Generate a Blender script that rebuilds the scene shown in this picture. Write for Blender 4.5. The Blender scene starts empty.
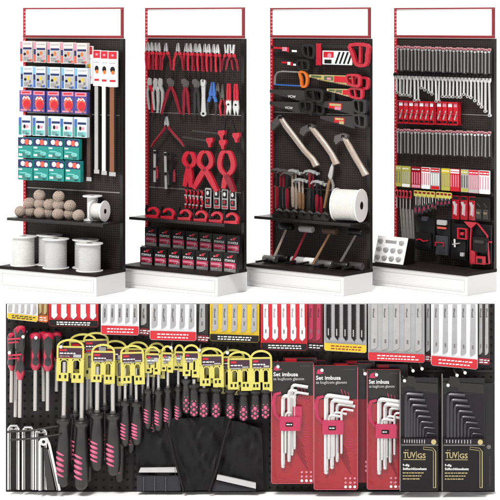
import bpy, bmesh, math, random
from mathutils import Vector, Matrix
random.seed(7)
PI = math.pi
scn = bpy.context.scene
COL = scn.collection

# ------------------------------------------------------------------ camera numbers
F = 1950.0          # focal length in photo pixels (photo is 500 px wide)
CAMY, CAMZ, HY = -16.0, 2.21, 22.0

# ------------------------------------------------------------------ materials
MATS = {}
def lin(c):
    c /= 255.0
    return c/12.92 if c <= 0.04045 else ((c+0.055)/1.055)**2.4
def M(name, rgb, rough=0.5, metal=0.0, var=0.12, nscale=30.0, bump=0.0, k=0.64, coat=0.0, spec=None):
    """procedural material; rgb in sRGB 0-255"""
    if name in MATS: return MATS[name]
    if spec is None: spec = 0.22 if max(rgb) < 80 else 0.4
    m = bpy.data.materials.new(name); m.use_nodes = True
    nt = m.node_tree; b = nt.nodes['Principled BSDF']
    base = [lin(c)*k for c in rgb]
    tc = nt.nodes.new('ShaderNodeTexCoord')
    no = nt.nodes.new('ShaderNodeTexNoise'); no.inputs['Scale'].default_value = nscale
    no.inputs['Detail'].default_value = 4
    nt.links.new(tc.outputs['Object'], no.inputs['Vector'])
    mx = nt.nodes.new('ShaderNodeMix'); mx.data_type = 'RGBA'
    mx.inputs[6].default_value = [max(0, c*(1-var)) for c in base]+[1]
    mx.inputs[7].default_value = [min(1, c*(1+var)) for c in base]+[1]
    nt.links.new(no.outputs['Fac'], mx.inputs[0])
    nt.links.new(mx.outputs[2], b.inputs['Base Color'])
    mr = nt.nodes.new('ShaderNodeMapRange')
    mr.inputs['To Min'].default_value = max(0.03, rough-0.1); mr.inputs['To Max'].default_value = min(1, rough+0.1)
    nt.links.new(no.outputs['Fac'], mr.inputs['Value']); nt.links.new(mr.outputs[0], b.inputs['Roughness'])
    b.inputs['Metallic'].default_value = metal
    b.inputs['Coat Weight'].default_value = coat
    b.inputs['Specular IOR Level'].default_value = spec
    if bump:
        bp = nt.nodes.new('ShaderNodeBump'); bp.inputs['Strength'].default_value = bump; bp.inputs['Distance'].default_value = 0.004
        nt.links.new(no.outputs['Fac'], bp.inputs['Height']); nt.links.new(bp.outputs[0], b.inputs['Normal'])
    MATS[name] = m
    return m

def M_holes(name, rgb, pitch, rad, hole=(6, 5, 5), rough=0.5, stripe=0.0, metal=0.0, zp=None, k=0.64):
    """sheet metal perforated with a grid of small punched holes"""
    if name in MATS: return MATS[name]
    m = M(name, rgb, rough, metal, 0.15, 6.0, k=k, spec=0.15)
    nt = m.node_tree; b = nt.nodes['Principled BSDF']
    tc = nt.nodes.new('ShaderNodeTexCoord'); sp = nt.nodes.new('ShaderNodeSeparateXYZ')
    nt.links.new(tc.outputs['Object'], sp.inputs[0])
    def math_(op, a, bb=None):
        n = nt.nodes.new('ShaderNodeMath'); n.operation = op
        for i, x in enumerate((a, bb)):
            if x is None: continue
            if isinstance(x, (int, float)): n.inputs[i].default_value = x
            else: nt.links.new(x, n.inputs[i])
        return n.outputs[0]
    zp = zp or pitch
    def cell(o, p): return math_('MULTIPLY', math_('SUBTRACT', math_('FRACT', math_('DIVIDE', o, p)), 0.5), p)
    cx = cell(sp.outputs[0], pitch); cz = cell(sp.outputs[2], zp)
    d = math_('SQRT', math_('ADD', math_('MULTIPLY', cx, cx), math_('MULTIPLY', cz, cz)))
    h = math_('LESS_THAN', d, rad)
    old = b.inputs['Base Color'].links[0].from_socket
    mx = nt.nodes.new('ShaderNodeMix'); mx.data_type = 'RGBA'
    mx.inputs[7].default_value = [lin(c) for c in hole]+[1]
    nt.links.new(h, mx.inputs[0]); nt.links.new(old, mx.inputs[6]); nt.links.new(mx.outputs[2], b.inputs['Base Color'])
    bp = nt.nodes.new('ShaderNodeBump'); bp.invert = True; bp.inputs['Strength'].default_value = 0.6; bp.inputs['Distance'].default_value = rad
    nt.links.new(h, bp.inputs['Height']); nt.links.new(bp.outputs[0], b.inputs['Normal'])
    return m

def M_wound(name, rgb, scale, rough=0.85, k=0.9, rot=0.15, var=0.35):
    """rope or twine wound in tight turns"""
    if name in MATS: return MATS[name]
    m = M(name, rgb, rough, 0, 0.1, 60, k=k)
    nt = m.node_tree; b = nt.nodes['Principled BSDF']
    tc = nt.nodes.new('ShaderNodeTexCoord'); mp = nt.nodes.new('ShaderNodeMapping')
    mp.inputs['Rotation'].default_value = (rot, rot*0.7, 0)
    w = nt.nodes.new('ShaderNodeTexWave'); w.bands_direction = 'Z'; w.inputs['Scale'].default_value = scale
    w.inputs['Distortion'].default_value = 2.0; w.inputs['Detail'].default_value = 2
    nt.links.new(tc.outputs['Object'], mp.inputs[0]); nt.links.new(mp.outputs[0], w.inputs['Vector'])
    old = b.inputs['Base Color'].links[0].from_socket
    mx = nt.nodes.new('ShaderNodeMix'); mx.data_type = 'RGBA'; mx.blend_type = 'MULTIPLY'
    r = nt.nodes.new('ShaderNodeMapRange'); r.inputs['To Min'].default_value = 1-var; r.inputs['To Max'].default_value = 1
    nt.links.new(w.outputs['Fac'], r.inputs['Value'])
    mx.inputs[0].default_value = 1
    nt.links.new(old, mx.inputs[6]); nt.links.new(r.outputs[0], mx.inputs[7]); nt.links.new(mx.outputs[2], b.inputs['Base Color'])
    bp = nt.nodes.new('ShaderNodeBump'); bp.inputs['Strength'].default_value = 0.7; bp.inputs['Distance'].default_value = 0.003
    nt.links.new(w.outputs['Fac'], bp.inputs['Height']); nt.links.new(bp.outputs[0], b.inputs['Normal'])
    return m

panel_m = M_holes('perforated_black_steel', (60, 52, 49), 0.019, 0.0048, rough=0.5, zp=0.019)
post_m = M_holes('perforated_red_steel', (186, 40, 52), 0.030, 0.0062, hole=(214, 132, 136), rough=0.4, zp=0.03)
peg_m = M_holes('pegboard_black_steel', (50, 45, 46), 0.0372, 0.0068, rough=0.42, hole=(4, 4, 4))
redf = M('red_painted_steel', (150, 36, 44), 0.4)
blk = M('black_plastic', (24, 21, 21), 0.4)
blk2 = M('black_steel', (28, 24, 24), 0.38, spec=0.4)
tray = M('black_tray', (40, 35, 34), 0.5, spec=0.05)
rub = M('black_rubber', (40, 37, 38), 0.36, bump=0.1, nscale=80, spec=.5)
dgy = M('dark_grey_plastic', (66, 62, 62), 0.5)
gry = M('mid_grey_print', (128, 124, 124), 0.5)
lgy = M('light_grey_print', (188, 186, 186), 0.5)
wht = M('white_card', (244, 244, 244), 0.45, var=0.03, k=.74)
whs = M('white_lacquer', (240, 238, 238), 0.35, var=0.02, k=0.64)
hdr = M('white_header_board', (252, 250, 250), 0.5, var=0.005, k=0.98)
red = M('tool_red', (196, 34, 54), 0.35, coat=0.1, var=.2)
ice = M('pale_blue_card', (222, 232, 240), .45, var=.04)
pch = M('pale_peach_card', (236, 222, 220), .45, var=.04)
red2 = M('card_red', (214, 28, 44), 0.4)
dred = M('dark_red_plastic', (140, 18, 40), 0.4)
pnk = M('pink_plastic', (200, 52, 92), 0.45)
pnb = M('pink_rubber', (216, 100, 136), 0.5)
pk2 = M('pale_pink_print', (236, 150, 170), 0.5)
crim = M('crimson_card', (172, 6, 30), 0.3, coat=0.3)
sil = M('satin_steel', (186, 182, 178), 0.3, 0.6, k=.78, var=.06)
sil2 = M('brushed_steel', (160, 157, 154), 0.35, 0.6, k=.78, var=0.12)
brt = M('bright_chrome', (218, 217, 216), 0.22, 0.5, k=.78, var=.04)
dst = M('dark_steel', (104, 100, 98), 0.4, 0.4, k=.78)
yel = M('yellow_plastic', (214, 204, 98), 0.35, coat=.2, k=.68)
yel2 = M('yellow_card', (236, 200, 40), 0.45)
yelp = M('lime_yellow_print', (190, 186, 84), 0.5)
nav = M('navy_print', (26, 40, 96), 0.5)
blu = M('blue_print', (60, 110, 190), 0.5)
sky = M('light_blue_print', (130, 190, 226), 0.5)
tea = M('teal_print', (24, 150, 140), 0.5)
tea2 = M('pale_teal_print', (120, 205, 200), 0.5)
pur = M('violet_print', (74, 72, 150), 0.5)
org = M('orange_print', (232, 120, 40), 0.5)
orr = M('coral_print', (226, 96, 78), 0.5)
gld = M('gold_print', (196, 180, 126), 0.5)
grn = M('green_print', (96, 108, 72), 0.5, var=.4, nscale=90)
brn = M('brown_board', (84, 60, 50), 0.6, var=0.3)
wd = M('ash_wood', (178, 160, 146), 0.45, var=0.4, nscale=60, coat=.3)
wd2 = M('oiled_wood', (150, 112, 80), 0.55, var=0.25, nscale=18)
wd3 = M('copper_brown_strip', (140, 84, 52), 0.45)
twn = M_wound('natural_twine', (178, 158, 146), 80, rot=0.8, var=.5)
twn2 = M('pale_twine_strand', (206, 188, 172), .85)
rop = M_wound('white_rope', (236, 234, 228), 42, var=0.34, k=.82)
rop2 = M_wound('flecked_rope', (222, 222, 222), 46, var=0.5, k=.8, rot=0.6)
spl = M('spool_plastic', (236, 234, 232), 0.4, var=0.03, k=.74)
clo = M('black_nylon', (16, 14, 16), 0.5, bump=0.12, nscale=160)
clo2 = M('grey_nylon', (60, 60, 64), 0.8, bump=0.6, nscale=140)
ref = M('reflective_tape', (206, 204, 206), 0.4)
hbl = M('hex_case_black', (18, 15, 18), 0.35, coat=0.2)
hpl = M('hex_case_plum', (34, 26, 32), 0.45)

def M_clear():
    m = bpy.data.materials.new('clear_blister'); m.use_nodes = True; nt = m.node_tree; nt.nodes.clear()
    o = nt.nodes.new('ShaderNodeOutputMaterial'); t = nt.nodes.new('ShaderNodeBsdfTransparent'); g = nt.nodes.new('ShaderNodeBsdfGlossy')
    g.inputs['Roughness'].default_value = .08; mx = nt.nodes.new('ShaderNodeMixShader'); lw = nt.nodes.new('ShaderNodeLayerWeight'); lw.inputs['Blend'].default_value = .2
    no = nt.nodes.new('ShaderNodeTexNoise'); no.inputs['Scale'].default_value = 26; tc = nt.nodes.new('ShaderNodeTexCoord'); bp = nt.nodes.new('ShaderNodeBump')
    bp.inputs['Strength'].default_value = .35; bp.inputs['Distance'].default_value = .01
    nt.links.new(tc.outputs['Object'], no.inputs['Vector']); nt.links.new(no.outputs['Fac'], bp.inputs['Height']); nt.links.new(bp.outputs[0], g.inputs['Normal']); nt.links.new(bp.outputs[0], lw.inputs['Normal'])
    ad = nt.nodes.new('ShaderNodeMath'); ad.operation = 'MULTIPLY_ADD'; ad.inputs[1].default_value = .3; ad.inputs[2].default_value = -.006; ad.use_clamp = True
    nt.links.new(lw.outputs['Fresnel'], ad.inputs[0]); nt.links.new(ad.outputs[0], mx.inputs[0])
    nt.links.new(t.outputs[0], mx.inputs[1]); nt.links.new(g.outputs[0], mx.inputs[2]); nt.links.new(mx.outputs[0], o.inputs[0])
    return m
clr = M_clear()
# ------------------------------------------------------------------ mesh builder (px units scaled by sc)
TXT = {}
def text_geo(s):
    if s in TXT: return TXT[s]
    cu = bpy.data.curves.new('lettering', 'FONT'); cu.body = s; cu.resolution_u = 2; cu.offset = .018
    ob = bpy.data.objects.new('lettering', cu); COL.objects.link(ob)
    dg = bpy.context.evaluated_depsgraph_get(); dg.update()
    me = ob.evaluated_get(dg).to_mesh()
    g = ([(v.co.x, v.co.y) for v in me.vertices], [tuple(p.vertices) for p in me.polygons])
    ob.evaluated_get(dg).to_mesh_clear()
    bpy.data.objects.remove(ob); bpy.data.curves.remove(cu)
    TXT[s] = g
    return g

class MB:
    def __init__(s, sc=(1, 1, 1)):
        s.v = []; s.f = []; s.m = []; s.mats = []; s.sc = sc; s.sheets = []
    def mi(s, mat):
        if mat not in s.mats: s.mats.append(mat)
        return s.mats.index(mat)
    def add(s, vs, fs, mat):
        o = len(s.v); i = s.mi(mat)
        s.v += [(x*s.sc[0], y*s.sc[1], z*s.sc[2]) for x, y, z in vs]
        s.f += [tuple(a+o for a in f) for f in fs]; s.m += [i]*len(fs)
        return s
    def box(s, x0, x1, y0, y1, z0, z1, mat):
        vs = [(x, y, z) for x in (x0, x1) for y in (y0, y1) for z in (z0, z1)]
        return s.add(vs, [(0, 1, 3, 2), (4, 6, 7, 5), (0, 4, 5, 1), (2, 3, 7, 6), (0, 2, 6, 4), (1, 5, 7, 3)], mat)
    def prism(s, pts, y0, y1, mat):
        n = len(pts)
        vs = [(x, y0, z) for x, z in pts]+[(x, y1, z) for x, z in pts]
        fs = [tuple(range(n)), tuple(range(2*n-1, n-1, -1))]+[(i, i+n, (i+1) % n+n, (i+1) % n) for i in range(n)]
        return s.add(vs, fs, mat)
    def rrect(s, x0, x1, z0, z1, r, y0, y1, mat, n=4):
        if x0 > x1: x0, x1 = x1, x0
        if z0 > z1: z0, z1 = z1, z0
        r = min(r, abs(x1-x0)/2.01, abs(z1-z0)/2.01); P = []
        for cx, cz, a in ((x1-r, z1-r, 0), (x0+r, z1-r, 90), (x0+r, z0+r, 180), (x1-r, z0+r, 270)):
            for k in range(n+1):
                t = math.radians(a+90*k/n); P.append((cx+r*math.cos(t), cz+r*math.sin(t)))
        return s.prism(P, y0, y1, mat)
    def disc(s, cx, cz, rx, rz, y0, y1, mat, n=12):
        return s.prism([(cx+rx*math.cos(2*PI*k/n), cz+rz*math.sin(2*PI*k/n)) for k in range(n)], y0, y1, mat)
    def stroke(s, pts, w, y0, y1, mat, closed=False, sm=0):
        n = len(pts); W = list(w) if isinstance(w, (list, tuple)) else [w]*n
        if sm:
            Q = [(p[0], p[1], q) for p, q in zip(pts, W)]; O = []
            for i in range(n if closed else n-1):
                g = (lambda k: Q[k % n]) if closed else (lambda k: Q[max(0, min(n-1, k))])
                p0, p1, p2, p3 = g(i-1), g(i), g(i+1), g(i+2)
                for k in range(sm):
                    t = k/sm
                    O.append(tuple(.5*(2*p1[j]+(p2[j]-p0[j])*t+(2*p0[j]-5*p1[j]+4*p2[j]-p3[j])*t*t+(3*p1[j]-p0[j]-3*p2[j]+p3[j])*t**3) for j in range(3)))
            if not closed: O.append(Q[-1])
            pts = [(x, z) for x, z, _ in O]; W = [q for _, _, q in O]; n = len(pts)
        L, R = [], []
        for i, (x, z) in enumerate(pts):
            a = pts[(i-1) % n] if (closed or i > 0) else pts[i]
            b = pts[(i+1) % n] if (closed or i < n-1) else pts[i]
            dx, dz = b[0]-a[0], b[1]-a[1]; l = math.hypot(dx, dz) or 1
            nx, nz = -dz/l*W[i]/2, dx/l*W[i]/2
            L.append((x+nx, z+nz)); R.append((x-nx, z-nz))
        vs = [(x, y, z) for y in (y0, y1) for q in (L, R) for x, z in q]
        fs = []
        for i in range(n if closed else n-1):
            j = (i+1) % n
            fs += [(i, j, n+j, n+i), (2*n+i, 3*n+i, 3*n+j, 2*n+j), (i, 2*n+i, 2*n+j, j), (n+i, n+j, 3*n+j, 3*n+i)]
        if not closed:
            fs += [(0, n, 3*n, 2*n), (n-1, 3*n-1, 4*n-1, 2*n-1)]
        return s.add(vs, fs, mat)
    def tube(s, path, r, mat, n=8):
        m = len(path); Rr = r if isinstance(r, (list, tuple)) else [r]*m
        P = [Vector(p) for p in path]; vs = []; up = None
        for i, p in enumerate(P):
            t = (P[min(i+1, m-1)]-P[max(i-1, 0)]).normalized()
            if up is None: up = Vector((0, 1, 0)) if abs(t.y) < 0.9 else Vector((0, 0, 1))
            a = up-t*up.dot(t)
            a = a.normalized() if a.length > 1e-5 else t.orthogonal().normalized()
            up = a; b = t.cross(a)
            for k in range(n):
                q = p+(a*math.cos(2*PI*k/n)+b*math.sin(2*PI*k/n))*Rr[i]; vs.append(tuple(q))
        fs = [(i*n+k, i*n+(k+1) % n, (i+1)*n+(k+1) % n, (i+1)*n+k) for i in range(m-1) for k in range(n)]
        fs += [tuple(range(n-1, -1, -1)), tuple(range((m-1)*n, m*n))]
        return s.add(vs, fs, mat)
    def lathe(s, prof, mat, c=(0, 0, 0), axis='z', n=16, sq=1.0):
        vs = []
        for r, h in prof:
            for k in range(n):
                a = 2*PI*k/n; x, y = r*math.cos(a), r*math.sin(a)*sq
                v = {'z': (x, y, h), 'y': (x, h, y), 'x': (h, x, y)}[axis]
                vs.append((v[0]+c[0], v[1]+c[1], v[2]+c[2]))
        m = len(prof)
        fs = [(i*n+k, i*n+(k+1) % n, (i+1)*n+(k+1) % n, (i+1)*n+k) for i in range(m-1) for k in range(n)]
        fs += [tuple(range(n-1, -1, -1)), tuple(range((m-1)*n, m*n))]
        return s.add(vs, fs, mat)
    def dome(s, x0, x1, z0, z1, y0, y1, ins, mat, r=3, n=4):
        """open backed tray of clear plastic: rounded rim at y1 rising to a smaller face at y0"""
        def ring(i, y):
            P = []
            for cx, cz, a in ((x1-r, z1-r, 0), (x0+r, z1-r, 90), (x0+r, z0+r, 180), (x1-r, z0+r, 270)):
                for k in range(n+1):
                    t = math.radians(a+90*k/n); P.append((cx+(r-i)*math.cos(t), y, cz+(r-i)*math.sin(t)))
            return P
        R0, R1, R2 = ring(0, y1), ring(ins*.35, y0+(y1-y0)*.25), ring(ins, y0); N = len(R0)
        fs = [(q*N+i, q*N+(i+1) % N, (q+1)*N+(i+1) % N, (q+1)*N+i) for q in (0, 1) for i in range(N)]+[tuple(range(2*N, 3*N))]
        return s.add(R0+R1+R2, fs, mat)
    def ball(s, c, r, mat, n=12):
        return s.lathe([(r*math.sin(PI*(k+0.02)/(n/2+0.04)), -r*math.cos(PI*(k+0.02)/(n/2+0.04))) for k in range(n//2+1)], mat, c, n=n)
    def text(s, t, x, z, size, y, mat, width=None, rot=0):
        """flat lettering, left baseline at x,z"""
        V, Fc = text_geo(t); sx = size
        if width:
            w = max(v[0] for v in V) or 1; sx = width/w
        ca, sa = math.cos(rot), math.sin(rot)
        return s.add([(x+a*sx*ca-b*size*sa, y, z+a*sx*sa+b*size*ca) for a, b in V], Fc, mat)
    def dashes(s, x0, x1, z, h, y, mat, rnd=None):
        """a line of tiny unreadable print"""
        R = rnd or random; x = x0
        while x < x1-h:
            w = R.uniform(1.2, 3.5)*h; e = min(x+w, x1)
            s.box(x, e, y, y+0.05, z-h/2, z+h/2, mat); x = e+h*0.6
        return s
    def cloth(s, quad, y0, amp, mat, nx=18, nz=18, thick=2.0, seed=1, bulge=2.0):
        """draped fabric panel between four (x,z) corners (tl,tr,br,bl) with folds"""
        from mathutils import noise
        tl, tr, br, bl = [Vector((a, b)) for a, b in quad]
        vs = []
        for side in (0, 1):
            for j in range(nz+1):
                for i in range(nx+1):
                    u, v = i/nx, j/nz
                    p = (tl*(1-u)+tr*u)*(1-v)+(bl*(1-u)+br*u)*v
                    d = noise.noise(Vector((p.x*0.075+p.y*.03+seed, p.y*0.028, seed*3.1)))*amp+noise.noise(Vector((p.x*0.16-p.y*.05, p.y*0.05, seed)))*amp*0.3
                    y = y0-d-bulge*math.sin(PI*u)*math.sin(PI*v)
                    vs.append((p.x, y+side*thick, p.y))
        n1 = (nx+1)*(nz+1); fs = []
        for j in range(nz):
            for i in range(nx):
                a = j*(nx+1)+i; q = (a, a+1, a+nx+2, a+nx+1)
                fs += [q, tuple(n1+k for k in reversed(q))]
        def edge(a, b): fs.append((a, b, b+n1, a+n1))
        for i in range(nx): edge(i, i+1); edge(nz*(nx+1)+i, nz*(nx+1)+i+1)
        for j in range(nz): edge(j*(nx+1), (j+1)*(nx+1)); edge(j*(nx+1)+nx, (j+1)*(nx+1)+nx)
        return s.add(vs, fs, mat)
    def build(s, name, parent=None, bevel=0):
        me = bpy.data.meshes.new(name); me.from_pydata(s.v, [], s.f)
        for m in s.mats: me.materials.append(m)
        me.polygons.foreach_set('material_index', s.m)
        bm = bmesh.new(); bm.from_mesh(me); bmesh.ops.recalc_face_normals(bm, faces=bm.faces); bm.to_mesh(me); bm.free()
        me.polygons.foreach_set('use_smooth', [True]*len(me.polygons))
        me.set_sharp_from_angle(angle=math.radians(38)); me.update()
        o = bpy.data.objects.new(name, me); COL.objects.link(o)
        if parent is not None: o.parent = parent
        if bevel:
            b = o.modifiers.new('edge', 'BEVEL'); b.width = bevel; b.segments = 2; b.limit_method = 'ANGLE'
        return o

def tag(o, label, cat, group=None):
    o['label'] = label; o['category'] = cat
    if group: o['group'] = group
    return o
def thing(name): 
    o = bpy.data.objects.new(name, None); COL.objects.link(o); return o
def copy_tree(o, parent=None):
    c = o.copy(); COL.objects.link(c)
    if parent is not None: c.parent = parent
    for ch in list(o.children): copy_tree(ch, c)
    return c
PROTO = {}
RJ = random.Random(11)
JIT = {'pliers': .04, 'wrench': .03, 'key': .018, 'screwdriver': .018, 'pack': .012, 'hang tag': .03, 'clamp': .03, 'hammer': .03, 'saw': .02, 'snips': .03, 'blade card': .006}
def spawn(key, builder, label, cat, group, loc, rotz=0.0, tilt=0.0, lean=0.0):
    """first call builds the thing, later calls copy it with its parts"""
    if key in PROTO: o = copy_tree(PROTO[key])
    else: o = PROTO[key] = builder()
    if tilt == 0 and cat in JIT: tilt = RJ.uniform(-1, 1)*JIT[cat]; lean = RJ.uniform(-1, 1)*JIT[cat]*.6
    o.location = loc; o.rotation_euler = (lean, tilt, rotz)
    return tag(o, label, cat, group)
ORD = 'first second third fourth fifth sixth seventh eighth ninth tenth eleventh twelfth thirteenth fourteenth fifteenth sixteenth seventeenth eighteenth nineteenth twentieth twenty-first twenty-second twenty-third twenty-fourth twenty-fifth twenty-sixth twenty-seventh twenty-eighth twenty-ninth thirtieth'.split()

# ------------------------------------------------------------------ frames
def ray(px, py): return Vector(((px-250)/F, 1.0, -(py-HY)/F))
class Stand:
    def __init__(s, xl, xr):
        xc = (xl+xr)/2
        s.th = math.radians(37.5)+math.atan((xc-250)/F)
        s.ax = Vector((math.cos(s.th), -math.sin(s.th), 0)); s.nf = Vector((-math.sin(s.th), -math.cos(s.th), 0))
        XR = Vector(((xr-250)/F*16, 0, 0))
        s.R = XR; s.O = XR
        s.O = s.loc(xl, HY, 0); s.O.z = 0
        s.W = (XR-s.O).length; s.rz = -s.th
        s.xl, s.xr = xl, xr
        ux = s.W/(xr-xl); s.sc = (ux, 1/121.9, 1/121.9); s.iso = (1/121.9,)*3
    def loc(s, px, py, v):
        c = Vector((0, CAMY, CAMZ)); d = ray(px, py)
        t = ((s.O+s.nf*v-c).dot(s.nf))/d.dot(s.nf)
        return c+d*t
    def at(s, px, z, v):
        p = s.loc(px, HY, v); p.z = z; return p
    def lp(s, u, v, z): return s.O+s.ax*u+s.nf*v+Vector((0, 0, z))
ST = [Stand(24, 123.3), Stand(146, 244.5), Stand(271, 370.5), Stand(395, 494.5)]
WHICH = ['leftmost stand', 'second stand', 'third stand', 'rightmost stand']
# ------------------------------------------------------------------ the four display stands
def bx(o, x0, x1, v0, v1, z0, z1, m): o.box(x0, x1, -v1, -v0, z0, z1, m); return o
descr = ['tall black stand carrying twine, rope spools and white blue packs, leftmost stand',
         'tall black stand carrying pliers, clamps and boxed packs, second stand from left',
         'tall black stand carrying saws, axes, hammers and mallets, third stand from left',
         'tall black stand carrying wrenches, blade cards and tool bags, rightmost stand']
for i, s in enumerate(ST):
    r = thing('display_stand'); r.location = s.O; r.rotation_euler = (0, 0, s.rz)
    tag(r, descr[i], 'display stand', 'tall display stands in a row')
    W = s.W
    for k, (z0, z1) in enumerate(((0.1825, 0.803), (0.811, 1.438), (1.446, 2.073))):
        bx(MB(), .032, W-.032, -.03, 0, z0, z1, panel_m).build('back_panel', r)
    m = MB()
    for z in (0.807, 1.442): bx(m, .034, W-.034, -.02, .002, z-.0035, z+.0035, sil2)
    m.build('joint_strip', r)
    bx(MB(), 0, .030, -.012, .012, 0.1825, 2.073, post_m).build('upright', r)
    m = bx(MB(), W-.030, W, -.03, .006, 0.1825, 2.073, blk2); m.build('upright', r)
    m = MB(); bx(m, 0, W, -.01, .014, 2.075, 2.098, redf); bx(m, 0, W, -.01, .014, 2.318, 2.330, redf)
    bx(m, .0005, .020, -.0095, .0135, 2.0985, 2.3175, post_m); bx(m, W-.018, W-.0005, -.0095, .0135, 2.0985, 2.3175, redf)
    m.build('header_frame', r)
    bx(MB(), .021, W-.019, -.009, .004, 2.099, 2.317, hdr).build('header_board', r)
    u0 = .035
    m = MB(); bx(m, u0, W-.002, -.03, .365, 0.0, .157, whs)
    t = .007
    # recessed look: raised rim round the drawer front
    for a in ((u0+.02, W-.03, .125, .133), (u0+.02, W-.03, .03, .038), (u0+.02, u0+.028, .038, .125), (W-.038, W-.03, .038, .125)):
        bx(m, a[0], a[1], .366, .366+.004, a[2], a[3], whs)
    pl = m.build('plinth', r)
    bx(MB(), u0-.004, W, -.034, .374, .158, .182, tray).build('plinth_top', pl)
    if i < 3:
        m = MB(); bx(m, u0, W-.005, .014, .27, .560, .575, blk2); bx(m, u0, W-.005, .262, .272, .552, .559, blk2)
        m.build('shelf', r)

# ------------------------------------------------------------------ stand 1: hanging packs
def pack(s, w, h, style, d=5.0):
    def f():
        r = thing('hanging_pack'); m = MB(s.sc)
        body = {'a': pch, 'b': ice, 'c': pur, 'd': ice, 'e': tea, 'g': sky}[style]
        m.rrect(0, w, -h, 0, .5, -d, 0, body)
        m.build('carton', r)
        m = MB(s.sc); y = -d-.06; rq = random.Random(ord(style))
        for zz in (.78, .84, .9): m.dashes(.3*w, .74*w, -zz*h, .45, y-.3, gry if style != 'c' else pk2, rq)
        def q(x0, x1, z0, z1, c, l=0): m.box(x0*w, x1*w, y-.05-.05*l, y+.05, -z1*h, -z0*h, c)
        for kk in range(5): m.box(w*(.62+.05*kk), w*(.62+.05*kk)+.22+.1*(kk % 2), y-.32, y-.3, -h*.97, -h*.88, blk)
        if style in 'ab':
            side = orr if style == 'a' else blu
            q(0.02, .2, .03, .35, (pk2 if style == 'a' else sky)); q(.02, .2, .36, .62, nav); q(.02, .2, .63, .97, side)
            q(.26, .95, .3, .4, nav); q(.3, .9, .1, .16, lgy)
            q(.26, .97, .43, .97, lgy, 1)
            m.disc(.4*w, -.62*h, 1.3, 1.4, y-.2, y, blk); m.disc(.62*w, -.55*h, 1.2, 2.2, y-.25, y, org if style == 'a' else yel2)
            m.disc(.78*w, -.72*h, 1.0, 1.6, y-.2, y, pk2 if style == 'a' else gry); q(.8, .97, .86, .97, side, 3)
        if style == 'c':
            q(.1, .98, .02, .2, pk2); m.text('ATLAS', .15*w, -.15*h, .16*h, y-.3, red2, width=.7*w) if False else q(.2, .85, .07, .14, red2, 2)
            m.disc(.58*w, -.58*h, 4.6, 7.4, y-.2, y, orr); m.disc(.62*w, -.66*h, 3.6, 4.6, y-.3, y, red2)
            m.stroke([(.3*w, -.42*h), (.4*w, -.3*h), (.55*w, -.38*h), (.7*w, -.3*h), (.85*w, -.42*h)], 1.3, y-.45, y, wht)
            q(.1, .9, .88, .96, pk2, 2)
        if style == 'd':
            q(.03, .25, .1, .5, blu); q(.03, .25, .5, .97, tea); q(.3, .95, .25, .36, nav); q(.32, .95, .72, .96, tea2)
            m.disc(.5*w, -.55*h, 1.2, 2.0, y-.2, y, blk); m.disc(.7*w, -.55*h, 1.5, 1.6, y-.2, y, pk2)
        if style == 'e':
            q(.02, .98, .02, .4, nav); m.disc(.35*w, -.2*h, 2.2, 2.6, y-.3, y, wht); m.disc(.62*w, -.22*h, 2.4, 3.0, y-.3, y, orr)
            m.disc(.85*w, -.24*h, 1.8, 2.4, y-.3, y, wht); q(.05, .3, .45, .52, wht, 1); q(.12, .6, .62, .68, tea2, 1)
            m.disc(.7*w, -.76*h, 3.2, 2.2, y-.3, y, tea2); q(.06, .3, .8, .9, wht, 1)
        m.build('print', r)
        return r
    return f
rowsP = [('a', 'white pack with coral foot picture', 'top row', 41, 63, [23, 36.6, 50.4, 63.6, 77]),
         ('b', 'white and blue foot pack', 'second row', 66, 88.5, [23.5, 36, 50.4, 64.6, 77.8]),
         ('c', 'violet pack with round red picture', 'third row', 90, 112.5, [22.5, 35.5, 49.6, 64, 77]),
         ('d', 'white pack with teal lower corner', 'fourth row', 115, 136, [21.5, 35.5, 51, 63, 77]),
         ('e', 'teal pack with navy top', 'fifth row', 136.8, 158.5, [21, 36, 51, 67]),
         ('e', 'teal pack with navy top', 'lowest row', 158.7, 182, [21, 36.5, 52, 68.5])]
s = ST[0]
for ri, (sty, nm, row, y0, y1, xs) in enumerate(rowsP):
    w = 12.6 if len(xs) == 5 else 15
    for k, x in enumerate(xs):
        spawn(('pk', sty), pack(s, w, y1-y0-.6, sty), f'{nm}, {ORD[k]} from left in {row} of leftmost stand', 'pack',
              'packs hanging on the leftmost stand', s.loc(x, y0+k*.45, .075), s.rz)
# long strips with headers
def strip(s, w, hh, L, body, first):
    def f():
        r = thing('packed_strip'); m = MB(s.sc)
        m.box(w*.1, w*.62, -1.6, 0, -L, -hh, body); m.box(w*.62, w*.78, -1.2, 0, -L, -hh, blk); m.box(w*.06, w*.84, -1.9, -1.6, -L, -L+4, lgy); m.build('profile_strip', r)
        m = MB(s.sc); m.rrect(-.4, w+.4, -hh, 0, .6, -2.2, -.2, wht); y = -2.35
        m.box(0, w, y, y+.1, -hh*.22, -.6, red2); m.disc(w*.5, -hh*.12, 1.4, 1.2, y-.1, y+.1, pk2)
        m.disc(w*.5, -hh*.52, w*.3, 3.2, y, y+.1, blk if not first else yel2); m.disc(w*.55, -hh*.6, w*.22, 2, y-.1, y, org)
        m.box(w*.15, w*.85, y, y+.1, -hh*.86, -hh*.8, red2); m.dashes(.8, w-.8, -hh*.34, .6, y, gry)
        m.build('header_card', r)
        return r
    return f
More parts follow.
